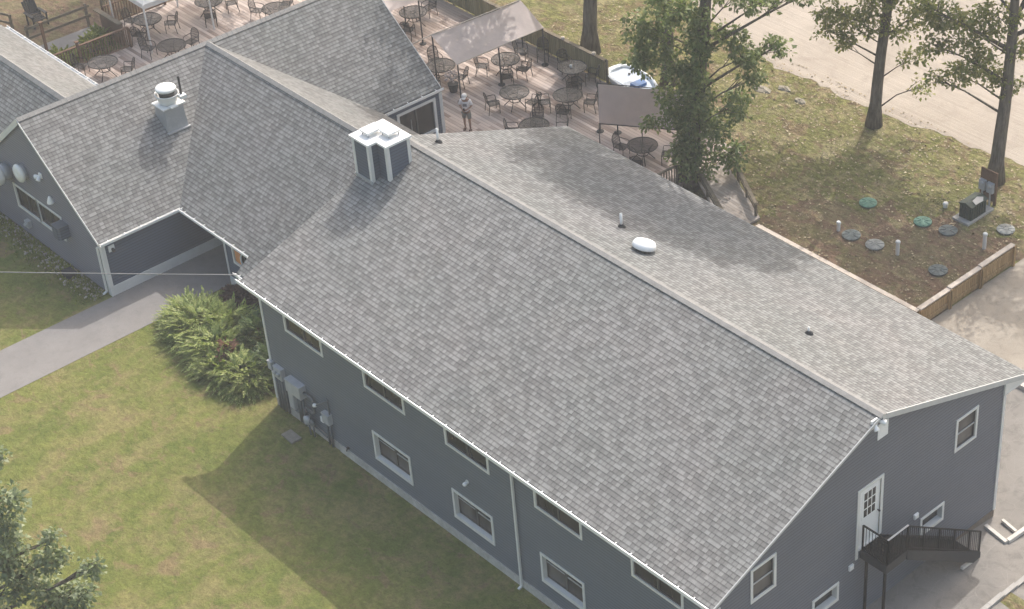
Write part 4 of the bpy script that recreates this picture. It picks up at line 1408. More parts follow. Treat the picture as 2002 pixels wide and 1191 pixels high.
tree('oak_tree', 'rightmost oak with the widest low boughs, next to the green utility cabinet', (8.97, 28.37, G), 14, .30, (.2, .2),
     [(7.9, 27.3, 6.5, 1.0, .9, .8, 46), (7.2, 26.7, 7.1, .9, .8, .6, 36), (8.1, 27.5, 5.2, .9, .8, .6, 36), (7.6, 27.1, 4.6, .6, .6, .45, 18), (8.7, 28.1, 4.5, .6, .6, .5, 18), (6.9, 26.4, 5.9, .6, .6, .5, 16),
      (6.6, 26.1, 7.6, .7, .7, .5, 19), (8.6, 28.0, 7.2, 1.0, .9, .7, 36), (9.4, 28.7, 5.6, .7, .7, .7, 19), (9.3, 28.6, 3.9, .35, .35, .4, 7), (7.0, 26.5, 4.4, .35, .35, .35, 6),
      (7.0, 30.6, 8.7, 1.4, 1.3, .6, 100), (9.0, 31.6, 8.9, 1.5, 1.3, .6, 100), (11.2, 30.8, 8.8, 1.4, 1.3, .6, 100), (7.6, 33.2, 9.4, 1.5, 1.3, .6, 100), (12.8, 31.8, 9.0, 1.4, 1.3, .6, 100), (6.0, 28.8, 8.9, 1.2, 1.1, .6, 100),
      (10.6, 29.5, 9.5, 2.1, 2.0, 1.5, 100), (8.0, 30.5, 10.5, 2.2, 2.1, 1.6, 100), (9.8, 27.6, 11.5, 1.8, 1.8, 1.3, 100), (7.6, 29.0, 12.2, 2.2, 2.0, 1.3, 115), (8.6, 33.0, 13.2, 2.2, 2.0, 1.3, 100), (6.2, 32.8, 12.6, 2.0, 2.0, 1.3, 100), (11.0, 33.0, 12.0, 2.0, 2.0, 1.3, 100)],
     .20, 13, .36, 'oak_hi', dens=.11, group='oaks by the beach')
tree('oak_tree', 'unseen oak added beyond the far left deck for the shade it casts', (-29.5, 22.5, G), 14, .3, (.5, -.5),  # added tree out of view, placed to shade the left deck
     [(-28.5, 19.5, 10.5, 2.4, 2.2, 1.5, 230), (-31.5, 18.0, 11.0, 2.4, 2.2, 1.5, 210), (-26.0, 20.8, 11.5, 2.3, 2.0, 1.4, 200), (-29.5, 23.0, 12.5, 2.4, 2.2, 1.5, 200), (-33.5, 20.5, 10.0, 2.2, 2.0, 1.4, 170), (-31.0, 15.5, 11.5, 2.0, 2.0, 1.3, 160), (-25.5, 24.0, 12.0, 2.2, 2.0, 1.3, 160), (-24.0, 22.0, 11.0, 1.8, 1.8, 1.2, 200), (-33.5, 16.0, 9.0, 2.0, 2.0, 1.2, 180), (-31.0, 13.0, 8.5, 1.6, 1.6, 1.0, 120)],
     .23, 12, .45, 'oak', group='oaks by the beach')
# near tree at the lower left corner; its trunk stands outside the frame
tree('oak_tree', 'grey green treetop reaching in at the bottom left corner over the front lawn', (3.0, -13.6, G), 7.2, .2, (1.2, 1.0),
     [(4.9, -11.6, 5.6, .55, .5, .5, 30), (4.9, -11.7, 4.5, .75, .7, .5, 44), (4.4, -12.1, 3.5, .8, .8, .6, 52), (5.5, -11.1, 3.5, .5, .5, .4, 24), (5.0, -11.6, 2.6, .7, .7, .5, 42), (5.9, -10.7, 2.2, .6, .5, .4, 26),
      (6.35, -10.25, 3.15, .3, .3, .4, 13), (5.72, -10.9, 4.35, .22, .22, .35, 8), (5.5, -11.1, 1.9, .6, .6, .4, 26), (5.15, -11.4, 7.3, .25, .25, .25, 5), (3.9, -12.7, 1.9, .8, .8, .6, 40), (3.4, -12.9, 4.6, .9, .9, .9, 50), (3.0, -13.2, 6.2, .9, .9, .7, 40), (2.2, -14.2, 4.5, 1.2, 1.2, 1.0, 60)],
     .17, 15, .24, 'oak_near', limbs=6, group='oaks by the beach')['group'] = 'oak over the front lawn'

def shrub(name, label, mounds, mat, nf, flen, leaf, seed_up=.35, droop=.1, per=16, wd=.3, cat='shrub', group=None, extra=None, hole=None):
    """mounds: (cx,cy,rx,ry,h,weight); feathery fronds lie over the mounds"""
    c0 = mounds[0]
    t = thing(name, label, cat, (c0[0], c0[1], G), group)
    vs_, fs_ = [], []
    for (cx, cy, rx, ry, h, w) in mounds:
        n = int(nf * w)
        th = RNG.uniform(0, 2 * pi, n)
        el = np.arcsin(RNG.uniform(0.02, 1, n))
        P = np.stack([cx + rx * np.cos(th) * np.cos(el), cy + ry * np.sin(th) * np.cos(el), G + h * np.sin(el)], 1)
        P = np.array([cx, cy, G]) + (P - np.array([cx, cy, G])) * RNG.uniform(.62, .95, (n, 1))
        out = np.stack([np.cos(th), np.sin(th), np.full(n, 0.0)], 1)
        D = out * (.35 + .65 * np.cos(el)[:, None]) + np.array([0, 0, 1]) * (seed_up + .45 * np.sin(el)[:, None]) + RNG.normal(size=(n, 3)) * .22
        D /= np.linalg.norm(D, axis=1, keepdims=True)
        up_ = np.tile(np.array([0, 0, 1.]), (n, 1)) + out * .15
        S = np.cross(D, up_)
        S /= np.linalg.norm(S, axis=1, keepdims=True) + 1e-9
        ln = flen * RNG.uniform(.6, 1.25, n)
        for j in range(per):
            f = (j + .5) / per
            q = P + D * (ln * f)[:, None] - np.array([0, 0, 1]) * (droop * ln * f * f)[:, None]
            sd = 1 if j % 2 else -1
            d = D * .75 + S * sd * .75 * (1.05 - f) + RNG.normal(size=(n, 3)) * .12
            nn = np.cross(S, D) + RNG.normal(size=(n, 3)) * .25
            l_ = leaf * (1.15 - .65 * f) * RNG.uniform(.8, 1.2, n)
            add_leaves(vs_, fs_, q, d, nn, l_, l_ * wd * .5, .1)
    leaf_object('foliage', vs_, fs_, mat, t)
    m = MB()
    for (cx, cy, rx, ry, h, w) in mounds:
        for k in range(7):
            a = random.uniform(0, 6.28)
            e = (cx + rx * .75 * cos(a), cy + ry * .75 * sin(a), G + h * random.uniform(.4, .75))
            m.tube([(cx + random.uniform(-.1, .1), cy, G - .05), ((cx + e[0]) / 2, (cy + e[1]) / 2, G + h * .3), e], [.04, .03, .012], 5)
    m.build('stem', 'bark', t, True)
    return t
shrub('juniper_bush', 'big spreading yellow green juniper mound beside the path', [(-5.2, .5, 1.45, 1.15, 1.05, 1.0), (-3.7, .05, 1.15, .9, .95, .7), (-6.15, .5, .8, .8, .85, .45), (-4.4, 1.2, 1.1, .8, 1.1, .5)], 'juniper', 380, .70, .17, .02, .2, 24)
shrub('juniper_bush', 'smaller low juniper with outstretched fronds next to the meter wall', [(-1.85, -.05, 1.0, .75, .8, .7), (-2.8, -.45, .85, .55, .6, .45)], 'juniper', 380, .64, .16, .0, .2, 24)
shrub('evergreen_shrub', 'dark green evergreen in the shade against the end wall of the tall building', [(-2.9, 1.5, 1.0, .75, 1.4, .8), (-1.4, .95, .8, .7, 1.2, .55)], 'darkjun', 380, .45, .16, .5)
shrub('red_maple_shrub', 'dark red leaved shrub behind the juniper by the passage', [(-5.35, 2.25, .95, .5, 1.0, .8)], 'redleaf', 420, .36, .14, .2, .3, wd=.6)
shrub('dead_branch_shrub', 'brown red withered sprig in the middle of the juniper', [(-3.0, .05, .30, .3, 1.22, .18), (-2.75, -.2, .28, .25, 1.0, .14)], 'deadleaf', 330, .30, .14, .4, .25, wd=.5)
# stone bed by the wing
bed = MB()
for i in range(760):
    x = random.uniform(-19, -9.95)
    y = YF - .04 - abs(random.gauss(0, .34))
    r_ = random.uniform(.02, .065)
    bed.lathe([(r_ * .8, -.01), (r_, r_ * .4), (r_ * .6, r_ * .85)], (x, y, G), 5)
o = bed.build('stone_bed', 'stone')
o['kind'] = 'stuff'
o['label'], o['category'] = 'pale stones scattered in the bed along the wing wall', 'stones'
vs_, fs_ = [], []
n = 2600
C_ = np.stack([RNG.uniform(-19, -9.9, n), YF - .08 - np.abs(RNG.normal(0, .45, n)), np.full(n, G)], 1)
D_ = RNG.normal(size=(n, 3)) * .5
D_[:, 2] = 1
add_leaves(vs_, fs_, C_, D_, RNG.normal(size=(n, 3)), RNG.uniform(.06, .2, n), RNG.uniform(.012, .03, n))
o = leaf_object('bed_weeds', vs_, fs_, 'yellowgreen')
o['kind'] = 'stuff'
o['label'], o['category'] = 'sparse weeds in the stone bed along the wing wall', 'weeds'
# fallen leaves and bits on the rear lawn
vs_, fs_ = [], []
n = 5200
C_ = np.stack([RNG.uniform(-14, 13, n), RNG.uniform(19, 30, n), np.full(n, G + .03)], 1)
keep = (C_[:, 1] > 22.9) | (C_[:, 0] > .8)
C_ = C_[keep]
n = len(C_)
D_ = RNG.normal(size=(n, 3))
D_[:, 2] *= .15
N_ = RNG.normal(size=(n, 3)) * .3
N_[:, 2] += 1
ln = RNG.uniform(.05, .15, n)
add_leaves(vs_, fs_, C_, D_, N_, ln, ln * .35)
o = leaf_object('fallen_leaves', vs_, fs_, 'litter')
o['kind'] = 'stuff'
o['label'], o['category'] = 'tan fallen leaves scattered over the shaded rear lawn', 'leaves'
# low grass blades so the lawn has a surface
def blades(name, x0, x1, y0, y1, n, ok, mat, lmin, lmax):
    vs_, fs_ = [], []
    C_ = np.stack([RNG.uniform(x0, x1, n), RNG.uniform(y0, y1, n), np.full(n, G - .005)], 1)
    C_ = C_[ok(C_)]
    n = len(C_)
    D_ = RNG.normal(size=(n, 3)) * .55
    D_[:, 2] = 1
    ln = RNG.uniform(lmin, lmax, n)
    add_leaves(vs_, fs_, C_, D_, RNG.normal(size=(n, 3)), ln, ln * .13)
    o = leaf_object(name, vs_, fs_, mat)
    o['kind'] = 'stuff'
    return o
M['blade'] = m_leaf('grass_blades', (0.095, 0.122, 0.030), (0.155, 0.172, 0.048), (0.24, 0.205, 0.095), .2)
M['blade2'] = m_leaf('dry_grass_blades', (0.11, 0.110, 0.040), (0.17, 0.15, 0.065), (0.25, 0.20, 0.11), .2)
o = blades('grass_blades', -14, 22, -16, 0, 60000, lambda c_: ((c_[:, 0] > -7.1) | (c_[:, 0] < -9.75)) & ((c_[:, 0] > -9.8) | (c_[:, 1] < -1.0)), 'blade', .02, .05)
o['label'], o['category'] = 'short grass of the sunny front lawn', 'grass'
o = blades('grass_blades', -20, 13, 18.7, 29.3, 42000, lambda c_: (c_[:, 1] > 22.8) | (c_[:, 0] > 3.9), 'blade2', .02, .06)
o['label'], o['category'] = 'sparse dry grass of the shaded rear lawn', 'grass'

# ------------------------------------------------------------------ rear yard
def lid(x, y, r_, mat, label, tilt=(0, 0, 1)):
    t = thing('septic_lid', label, 'lid', (x, y, G), 'round access lids in the rear lawn')
    m = MB()
    m.lathe([(r_ * .92, -.05), (r_ * .92, .05)], (x, y, G), 24)
    m.build('riser', 'slate', t, True)
    m = MB()
    m.lathe([(r_, .05), (r_, .085), (r_ * .8, .105), (r_ * .2, .125), (0, .125)], (x, y, G), 26)
    for k in range(8):
        a = k * pi / 4
        m.bar((x + r_ * .25 * cos(a), y + r_ * .25 * sin(a), G + .125), (x + r_ * .9 * cos(a), y + r_ * .9 * sin(a), G + .10), .035, .03)
    m.build('cover', mat, t)
lid(6.39, 23.55, .36, 'teal', 'bright green round lid farthest back in the rear lawn')
lid(8.82, 24.01, .36, 'teal', 'bright green round lid closest to the green cabinet')
lid(9.92, 24.22, .37, 'slate', 'dark grey green lid in front of the concrete pad of the green cabinet')
lid(11.49, 25.83, .36, 'paleslate', 'pale weathered lid at the right edge behind the white pipe')
lid(7.42, 21.38, .37, 'slate', 'dull lid beside the short white pipe nearest the roof')
lid(8.51, 21.51, .37, 'paleslate', 'pale dull lid between the two white pipes near the roof')
lid(11.35, 21.87, .37, 'slate', 'plain blue grey lid nearest the brown picket fence')
def pvc(x, y, h, label, r_=.075):
    m = MB()
    m.lathe([(r_, -.05), (r_, h), (r_ * 1.25, h), (r_ * 1.25, h + .07), (r_ * .9, h + .1), (0, h + .1)], (x, y, G), 16)
    tag(m.build('standpipe', 'pvc', smooth=False), label, 'pipe', 'white standpipes in the rear lawn')
pvc(6.8, 21.33, .33, 'short white standpipe nearest the ramp side of the rear lawn')
pvc(9.52, 21.66, .55, 'white standpipe in the middle of the bare rear lawn')
pvc(11.65, 24.28, .62, 'tallest white standpipe near the end of the brown fence')
pvc(8.74, 25.5, .12, 'lowest white capped pipe stub left of the green cabinet', .09)
t = thing('utility_cabinet', 'dark green ribbed utility cabinet on a concrete pad by the oak', 'cabinet', (9.9, 25.8, G))
m = MB()
m.box(9.46, 25.02, G - .1, 10.27, 26.65, G + .09)
m.build('pad', 'concrete', t)
m = MB()
cx0, cx1, cy0, cy1 = 9.6, 10.18, 25.28, 26.22
m.prism([(cx0, cy0, G + .09), (cx1, cy0, G + .09), (cx1, cy0, G + .70), ((cx0 + cx1) / 2, cy0, G + .80), (cx0, cy0, G + .70)], (0, cy1 - cy0, 0))
for i in range(6):
    y0 = cy0 + .06 + i * .155
    m.box(cx1, y0, G + .14, cx1 + .03, y0 + .05, G + .66)
for i in range(4):
    x0 = cx0 + .05 + i * .14
    m.box(x0, cy0 - .03, G + .14, x0 + .05, cy0, G + .64)
m.build('body', 'dkgreen', t)
m = MB()
m.prism([(cx0 - .04, cy0 - .04, G + .69), (cx1 + .04, cy0 - .04, G + .69), (cx1 + .04, cy0 - .04, G + .72), ((cx0 + cx1) / 2, cy0 - .04, G + .83), (cx0 - .04, cy0 - .04, G + .72)], (0, cy1 - cy0 + .08, 0))
m.build('lid', 'dkgreen', t)
m = MB()
m.prism([(10.0, 25.55, G + .815), (10.2, 25.5, G + .75), (10.22, 25.95, G + .75), (10.1, 26.1, G + .80), (9.95, 25.9, G + .835)], (0, 0, .02))
tag(m.build('paper', 'galv'), 'pale crumpled sheet lying on top of the green cabinet', 'sheet')
t = thing('meter_board', 'brown wooden board with two electric meters behind the green cabinet', 'meter board', (9.9, 26.9, G))
m = MB()
m.box(9.36, 26.84, G + 0.2, 10.14, 26.89, G + 1.55)
m.build('board', 'brownwood', t)
for xx in (9.42, 10.06):
    m = MB()
    m.box(xx - .05, 26.89, G - .1, xx + .05, 26.98, G + 1.5)
    m.build('post', 'brownwood', t)
for xx in (9.54, 9.92):
    m = MB()
    m.box(xx - .15, 26.70, G + .62, xx + .15, 26.84, G + 1.06)
    m.box(xx - .12, 26.685, G + .66, xx + .12, 26.70, G + .84)
    m.lathe([(.09, 0), (.09, .05), (.05, .07)], (xx, 26.70, G + .94), 14, axis=(0, -1, 0))
    m.tube([(xx, 26.78, G + .62), (xx, 26.78, G - .05)], .04, 8)
    m.build('meter', 'greybox', t)

# fences
def pickets(name, label, segs, axis, mat, capmat, z0=G, posts=1.8, group=None, cw=.14, panelname='picket_panel', thick=.03, capt=.05, postmat=None):
    """segs: (a,b,ztop) along axis at fixed coordinate; axis=('x',y) or ('y',x)"""
    ax, c_ = axis
    P = (lambda s, d, z: (s, c_ + d, z)) if ax == 'x' else (lambda s, d, z: (c_ + d, s, z))
    mid = P((segs[0][0] + segs[-1][1]) / 2, 0, z0)
    t = thing(name, label, 'fence', mid, group)
    for a, b_, zt in segs:
        m = MB()
        n = max(1, int((b_ - a) / .125))
        for i in range(n):
            s0 = a + (b_ - a) * i / n
            s1 = a + (b_ - a) * (i + 1) / n - .012
            dz = random.uniform(-.01, .01)
            dd = random.uniform(-.004, .004)
            p, q = P(s0, -thick / 2 + dd, z0 + .02), P(s1, thick / 2 + dd, zt - .01 + dz)
            m.box(min(p[0], q[0]), min(p[1], q[1]), p[2], max(p[0], q[0]), max(p[1], q[1]), q[2])
        for zr in (z0 + .2, zt - .2):
            p, q = P(a, thick / 2 + .006, zr), P(b_, thick / 2 + .045, zr + .08)
            m.box(min(p[0], q[0]), min(p[1], q[1]), p[2], max(p[0], q[0]), max(p[1], q[1]), q[2])
        m.build(panelname, mat, t)
        m = MB()
        p, q = P(a - .02, -cw / 2, zt), P(b_ + .02, cw / 2, zt + capt)
        m.box(min(p[0], q[0]), min(p[1], q[1]), p[2], max(p[0], q[0]), max(p[1], q[1]), q[2])
        m.build('cap_rail', capmat, t)
        if posts:
            k = max(1, round((b_ - a) / posts))
            for i in range(k + 1):
                s0 = a + (b_ - a) * i / k
                m = MB()
                p, q = P(s0 - .05, .05, z0 - .1), P(s0 + .05, .14, zt - .002)
                m.box(min(p[0], q[0]), min(p[1], q[1]), p[2], max(p[0], q[0]), max(p[1], q[1]), q[2])
                m.build('post', postmat or mat, t)
    return t
pickets('picket_fence', 'honey brown picket fence in three stepped lengths under a pale cap', [(18.62, 20.3, .50), (20.34, 22.1, .55), (22.14, 24.1, .60)], ('y', 13.08), 'honey', 'capwood', cw=.2, posts=1.8)
pickets('picket_fence', 'fence with pale pinkish cap rail running close behind the long roof', [(5.15, 13.1, .48)], ('x', 18.5), 'honey', 'capwood', cw=.2)
pickets('deck_fence', 'olive board fence with cap rail along the beach side of the deck', [(-21.5, -15.2, .98), (-15.2, -7.9, .98)], ('x', 22.66), 'olive', 'oldwood', z0=-.05, cw=.18, postmat='oldwood')
for xx, lab in ((-10.6, 'left'), (-8.6, 'right')):
    m = MB()
    m.lathe([(.09, 0), (.10, .03), (.08, .09), (0, .12)], (xx, 22.66, 1.03), 12)
    tag(m.build('post_light', 'capwood'), 'pale cap light on the deck fence, ' + lab + ' of the two by the thick trunk', 'post light', 'cap lights on the deck fence')

# deck
dk = MB()
dk.prism([(-25.6, 5.4, -.05), (-18.0, 5.4, -.05), (-18.0, 12.4, -.05), (.35, 12.4, -.05), (.35, 22.6, -.05), (-28, 22.6, -.05), (-28, 10.2, -.05), (-25.6, 10.2, -.05)], (0, 0, -.22))
tag(dk.build('wooden_deck', 'deck'), 'weathered reddish brown plank deck behind the buildings', 'deck')
# ramp down from the deck
t = thing('ramp', 'pale board ramp with wooden side rails at the end of the deck', 'ramp', (2.2, 20, G))
m = MB()
m.prism([(.35, 21.6, -.03), (.35, 19.9, -.03), (4.1, 18.0, -.2), (4.1, 19.75, -.2)], (0, 0, -.09))
m.build('board_floor', 'ramp', t)
for (p, q) in (((.55, 19.85, -.1), (4.0, 18.1, -.2)), ((.55, 21.7, -.1), (3.9, 19.72, -.2))):
    m = MB()
    p, q = Vector(p), Vector(q)
    for i in range(4):
        a = p.lerp(q, i / 3)
        m.bar(a - Vector((0, 0, .25)), a + Vector((0, 0, .55)), .09, .09)
    u = Vector((0, 0, .55))
    m.bar(p + u, q + u, .15, .05)
    m.bar(p + u * .5, q + u * .5, .05, .1)
    m.build('side_rail', 'oldwood', t)
def baluster_rail(name, label, p, q, h, mat, step=.13, cat='railing', ends=True, cap=.11, group=None):
    p, q = Vector(p), Vector(q)
    t = thing(name, label, cat, tuple(p), group)
    u = Vector((0, 0, h))
    m = MB()
    m.bar(p + u, q + u, cap, .045)
    m.build('top_rail', mat, t)
    m = MB()
    n = int((q - p).length / step)
    for i in range(1, n):
        a = p.lerp(q, i / n)
        m.bar(a + Vector((0, 0, .08)), a + u - Vector((0, 0, .02)), .035, .035)
    m.bar(p + Vector((0, 0, .1)), q + Vector((0, 0, .1)), .05, .05)
    m.build('balusters', mat, t)
    if ends:
        for a in (p, q):
            m = MB()
            m.bar(a, a + u + Vector((0, 0, -.03)), .09, .09)
            m.build('post', mat, t)
    return t
baluster_rail('deck_railing', 'short pale topped wooden railing at the deck end by the leafy oak', (.2, 17.9, -.05), (.25, 19.0, -.05), .92, 'oldwood')
baluster_rail('deck_railing', 'brown wooden railing along the far left side of the deck', (-25.5, 6.3, -.05), (-25.45, 10.1, -.05), 1.0, 'brownwood')
baluster_rail('deck_railing', 'brown railing high in the top left behind the dark tables', (-27.95, 10.35, -.05), (-27.9, 13.4, -.05), 1.0, 'brownwood')
baluster_rail('deck_railing', 'far brown railing at the very top left edge of the deck', (-29.7, 11.2, -.1), (-29.6, 16.5, -.1), .95, 'oldwood')
t = thing('metal_handrail', 'thin dark pipe handrail beside the hanging shade cloth', 'handrail', (-4.2, 19, -.05))
m = MB()
pa, pb = Vector((-4.25, 18.95, -.05)), Vector((-1.3, 21.0, -.05))
m.tube([pa, pa + Vector((0, 0, 1)), pb + Vector((0, 0, 1)), pb], .025, 8)
m.build('top_rail', 'darkgrey', t)
m = MB()
mm = pa.lerp(pb, .5)
m.tube([mm, mm + Vector((0, 0, 1))], .02, 8)
m.build('post', 'darkgrey', t)
t = thing('stair_wall', 'lichen covered boarded stair side with a sloping cap at the left deck edge', 'stair wall', (-27, 10.2, 0))
m = MB()
m.prism([(-27.9, 10.12, -.3), (-26.0, 10.12, -.3), (-26.0, 10.12, .92), (-27.9, 10.12, .98)], (0, .05, 0))
m.build('board_panel', 'brownwood', t)
m = MB()
m.bar((-27.95, 10.0, .98), (-25.95, 10.05, .93), .24, .05)
m.build('cap_board', 'yellowwood' if 'yellowwood' in M else 'oldwood', t)
m = MB()
m.bar((-25.5, 6.25, -.05), (-25.5, 6.25, 2.6), .10, .10)
m.box(-25.58, 6.17, 2.6, -25.42, 6.33, 2.66)
tag(m.build('deck_post', 'brownwood'), 'tall dark wooden post at the near end of the left railing', 'post')
m = MB()
m.bar((-25.27, 7.57, -.05), (-25.2, 7.5, 1.3), .09, .09)
m.box(-25.28, 7.42, 1.3, -25.12, 7.58, 1.34)
tag(m.build('deck_post', 'brownwood'), 'shorter brown post on the deck next to the dark left table', 'post')
t = thing('rail_fence', 'two rail weathered fence beside the grey walkway at top left', 'fence', (-29, 8.5, G))
for yy in (7.1, 10.05):
    m = MB()
    m.bar((-29.0, yy, G), (-29.0, yy, .85), .1, .1)
    m.build('post', 'oldwood', t)
for zz in (.25, .72):
    m = MB()
    m.bar((-28.94, 7.0, zz), (-28.94, 10.2, zz), .04, .12)
    m.build('rail', 'oldwood', t)
t = thing('rail_fence', 'slanting old rail fence at the top left corner', 'fence', (-30.6, 7.2, G))
m = MB()
m.bar((-30.6, 7.2, G), (-30.6, 7.2, .8), .1, .1)
m.build('post', 'oldwood', t)
for zz in (.3, .7):
    m = MB()
    m.bar((-30.66, 7.25, zz), (-33.9, 5.9, zz + .15), .05, .11)
    m.build('rail', 'oldwood', t)
for (x, y, h, lab) in ((-26.5, 7.25, .75, 'left'), (-26.65, 8.85, .8, 'middle')):
    shrub('yellow_shrub', 'yellow green shrub behind the brown railing, the ' + lab + ' one of its row', [(x, y, .55, .6, h + .2, .5)], 'yellowgreen', 230, .34, .13, .5, .2, per=10, wd=.7, group='yellow green shrubs at the left railing')
shrub('yellow_shrub', 'yellow green shrub behind the brown railing, the right one by the stair side', [(-27.2, 9.5, .5, .5, .8, .45)], 'yellowgreen', 230, .34, .13, .5, .2, per=10, wd=.7, group='yellow green shrubs at the left railing')

# shade cloths
def cloth(quad, nu=10, nv=8, sag=.12, thick=.012):
    a, b_, c_, d_ = [Vector(p) for p in quad]
    m = MB()
    top, bot = [], []
    nrm = (b_ - a).cross(d_ - a).normalized()
    for i in range(nu + 1):
        for j in range(nv + 1):
            u, v = i / nu, j / nv
            p = (a.lerp(b_, u)).lerp(d_.lerp(c_, u), v)
            p = p - Vector((0, 0, sag * 4 * u * (1 - u) * (.4 + .6 * 4 * v * (1 - v)))) + nrm * (.02 * sin(9 * u + 5 * v))
            top.append(p)
            bot.append(p - nrm * thick)
    n = len(top)
    fs = []
    idx = lambda i, j: i * (nv + 1) + j
    for i in range(nu):
        for j in range(nv):
            q = (idx(i, j), idx(i + 1, j), idx(i + 1, j + 1), idx(i, j + 1))
            fs.append(q)
            fs.append(tuple(n + k for k in reversed(q)))
    m.add(top + bot, fs)
    return m
def poles(t, spots, r_=.032):
    for (x, y, h) in spots:
        m = MB()
        m.tube([(x, y, -.05), (x, y, h)], r_, 8)
        m.lathe([(.16, -.05), (.16, -.02), (.05, .0)], (x, y, 0), 12)
        m.build('pole', 'darkgrey', t)
t = thing('shade_canopy', 'large sunlit pink beige shade canopy sloping over the deck tables', 'canopy', (-11.8, 19.5, 0))
cloth([(-12.65, 17.15, 2.58), (-12.35, 21.85, 2.58), (-10.88, 21.85, 1.80), (-11.08, 17.15, 1.78)]).build('cloth', 'canopy', t, True)
poles(t, [(-12.64, 17.2, 2.56), (-12.36, 21.8, 2.56), (-10.95, 19.35, 1.74), (-11.06, 17.2, 1.74), (-10.9, 21.8, 1.76)])
m = MB()
m.tube([(-12.7, 16.0, 2.52), (-12.64, 17.2, 2.6), (-12.36, 21.8, 2.6)], .025, 8)
m.tube([(-11.08, 17.15, 1.77), (-10.88, 21.85, 1.79)], .025, 8)
m.build('bar', 'capwood', t)
t = thing('shade_canopy', 'pinkish shade canopy partly cut off at the top edge beside the steep roof', 'canopy', (-17, 18, 0))
cloth([(-18.6, 15.6, 2.7), (-18.3, 20.0, 2.7), (-16.25, 19.4, 2.15), (-16.6, 15.2, 2.1)]).build('cloth', 'canopy', t, True)
poles(t, [(-18.55, 15.7, 2.68), (-18.3, 19.9, 2.68), (-16.3, 19.3, 2.12)])
t = thing('shade_screen', 'pinkish shade cloth hung upright next to the white boat', 'canopy', (-3.5, 20.5, 0))
cloth([(-4.98, 19.65, 2.22), (-1.98, 21.72, 2.22), (-2.0, 21.6, .42), (-4.92, 19.55, .42)], sag=.04).build('cloth', 'canopy', t, True)
poles(t, [(-5.0, 19.66, 2.3), (-1.95, 21.74, 2.3), (-4.4, 20.1, .5)], .03)
m = MB()
m.tube([(-5.0, 19.66, 2.24), (-1.95, 21.74, 2.24)], .022, 8)
m.build('bar', 'darkgrey', t)
t = thing('white_tent', 'corner of a white tent canopy on thin poles at the top edge', 'tent', (-25, 12, 0))
m = MB()
cr = [(-24.3, 10.45, 2.32), (-24.2, 13.6, 2.32), (-27.3, 13.7, 2.32), (-27.4, 10.5, 2.32)]
ap_ = Vector((-25.8, 12.05, 3.1))
for i in range(4):
    a, b_ = Vector(cr[i]), Vector(cr[(i + 1) % 4])
    m.face([a, b_, ap_])
    m.face([a - Vector((0, 0, .22)), b_ - Vector((0, 0, .22)), b_, a])
m.build('cloth', 'tent', t)
for (x, y, z) in cr:
    m = MB()
    m.bar((x, y, -.05), (x, y, 2.3), .06, .06)
    m.build('pole', 'pvc', t)

# ------------------------------------------------------------------ patio furniture
def make_chair():
    t = thing('patio_chair', '', 'chair', (0, 0, 0), 'dark mesh patio chairs on the deck')
    m = MB()
    m.box(-.23, -.24, .415, .23, .21, .435)
    m.build('seat', 'meshtop', t)
    m = MB()
    arc = [(-.23, .22, .42), (-.24, .27, .70)] + [(-.24 * cos(a * pi / 8), .29 + .03 * sin(a * pi / 8), .72 + .26 * sin(a * pi / 8)) for a in range(9)] + [(.24, .27, .70), (.23, .22, .42)]
    n = len(arc) // 2
    for i in range(len(arc) // 2):
        a, b_ = arc[i], arc[i + 1]
        c_, d_ = arc[-2 - i], arc[-1 - i]
        if i + 1 < len(arc) - 2 - i + 1:
            m.face([a, d_, c_, b_])
    m.build('backrest', 'meshtop', t)
    m = MB()
    m.tube(arc, .017, 6)
    m.tube([(-.23, -.24, .425), (.23, -.24, .425), (.23, .21, .425), (-.23, .21, .425), (-.23, -.24, .425)], .015, 6)
    for zz in (.55, .68, .80):
        m.tube([(-.235, .255, zz), (.235, .255, zz)], .010, 5)
    m.build('frame', 'bronze', t, True)
    for sx in (-1, 1):
        m = MB()
        m.tube([(sx * .245, -.22, 0), (sx * .24, -.23, .42), (sx * .25, -.2, .64), (sx * .26, -.1, .66), (sx * .245, .26, .66)], .016, 6)
        m.build('leg', 'bronze', t, True)
        m = MB()
        m.tube([(sx * .25, .28, 0), (sx * .235, .21, .43)], .016, 6)
        m.build('leg', 'bronze', t, True)
    return t
def make_table(r_=.62):
    t = thing('patio_table', '', 'table', (0, 0, 0), 'round patio tables on the deck')
    m = MB()
    m.lathe([(r_ - .01, .70), (r_ - .01, .712)], (0, 0, 0), 32)
    m.build('top', 'meshtop', t)
    m = MB()
    ring = [(r_ * cos(k * pi / 16), r_ * sin(k * pi / 16), .706) for k in range(33)]
    m.tube(ring, .022, 6)
    ring = [(.12 * cos(k * pi / 8), .12 * sin(k * pi / 8), .71) for k in range(17)]
    m.tube(ring, .012, 6)
    for k in range(8):
        a = k * pi / 4
        m.tube([(.12 * cos(a), .12 * sin(a), .70), (r_ * cos(a), r_ * sin(a), .70)], .009, 5)
    m.build('rim', 'bronze', t, True)
    for k in range(4):
        a = k * pi / 2 + .4
        m = MB()
        m.tube([(.5 * cos(a), .5 * sin(a), 0), (.22 * cos(a), .22 * sin(a), .3), (.28 * cos(a), .28 * sin(a), .5), (.46 * cos(a), .46 * sin(a), .70)], .02, 6)
        m.build('leg', 'bronze', t, True)
    m = MB()
    ring = [(.235 * cos(k * pi / 10), .235 * sin(k * pi / 10), .32) for k in range(21)]
    m.tube(ring, .018, 6)
    m.build('base_ring', 'bronze', t, True)
    return t
table0, chair0 = make_table(), make_chair()
first = {'t': True, 'c': True}
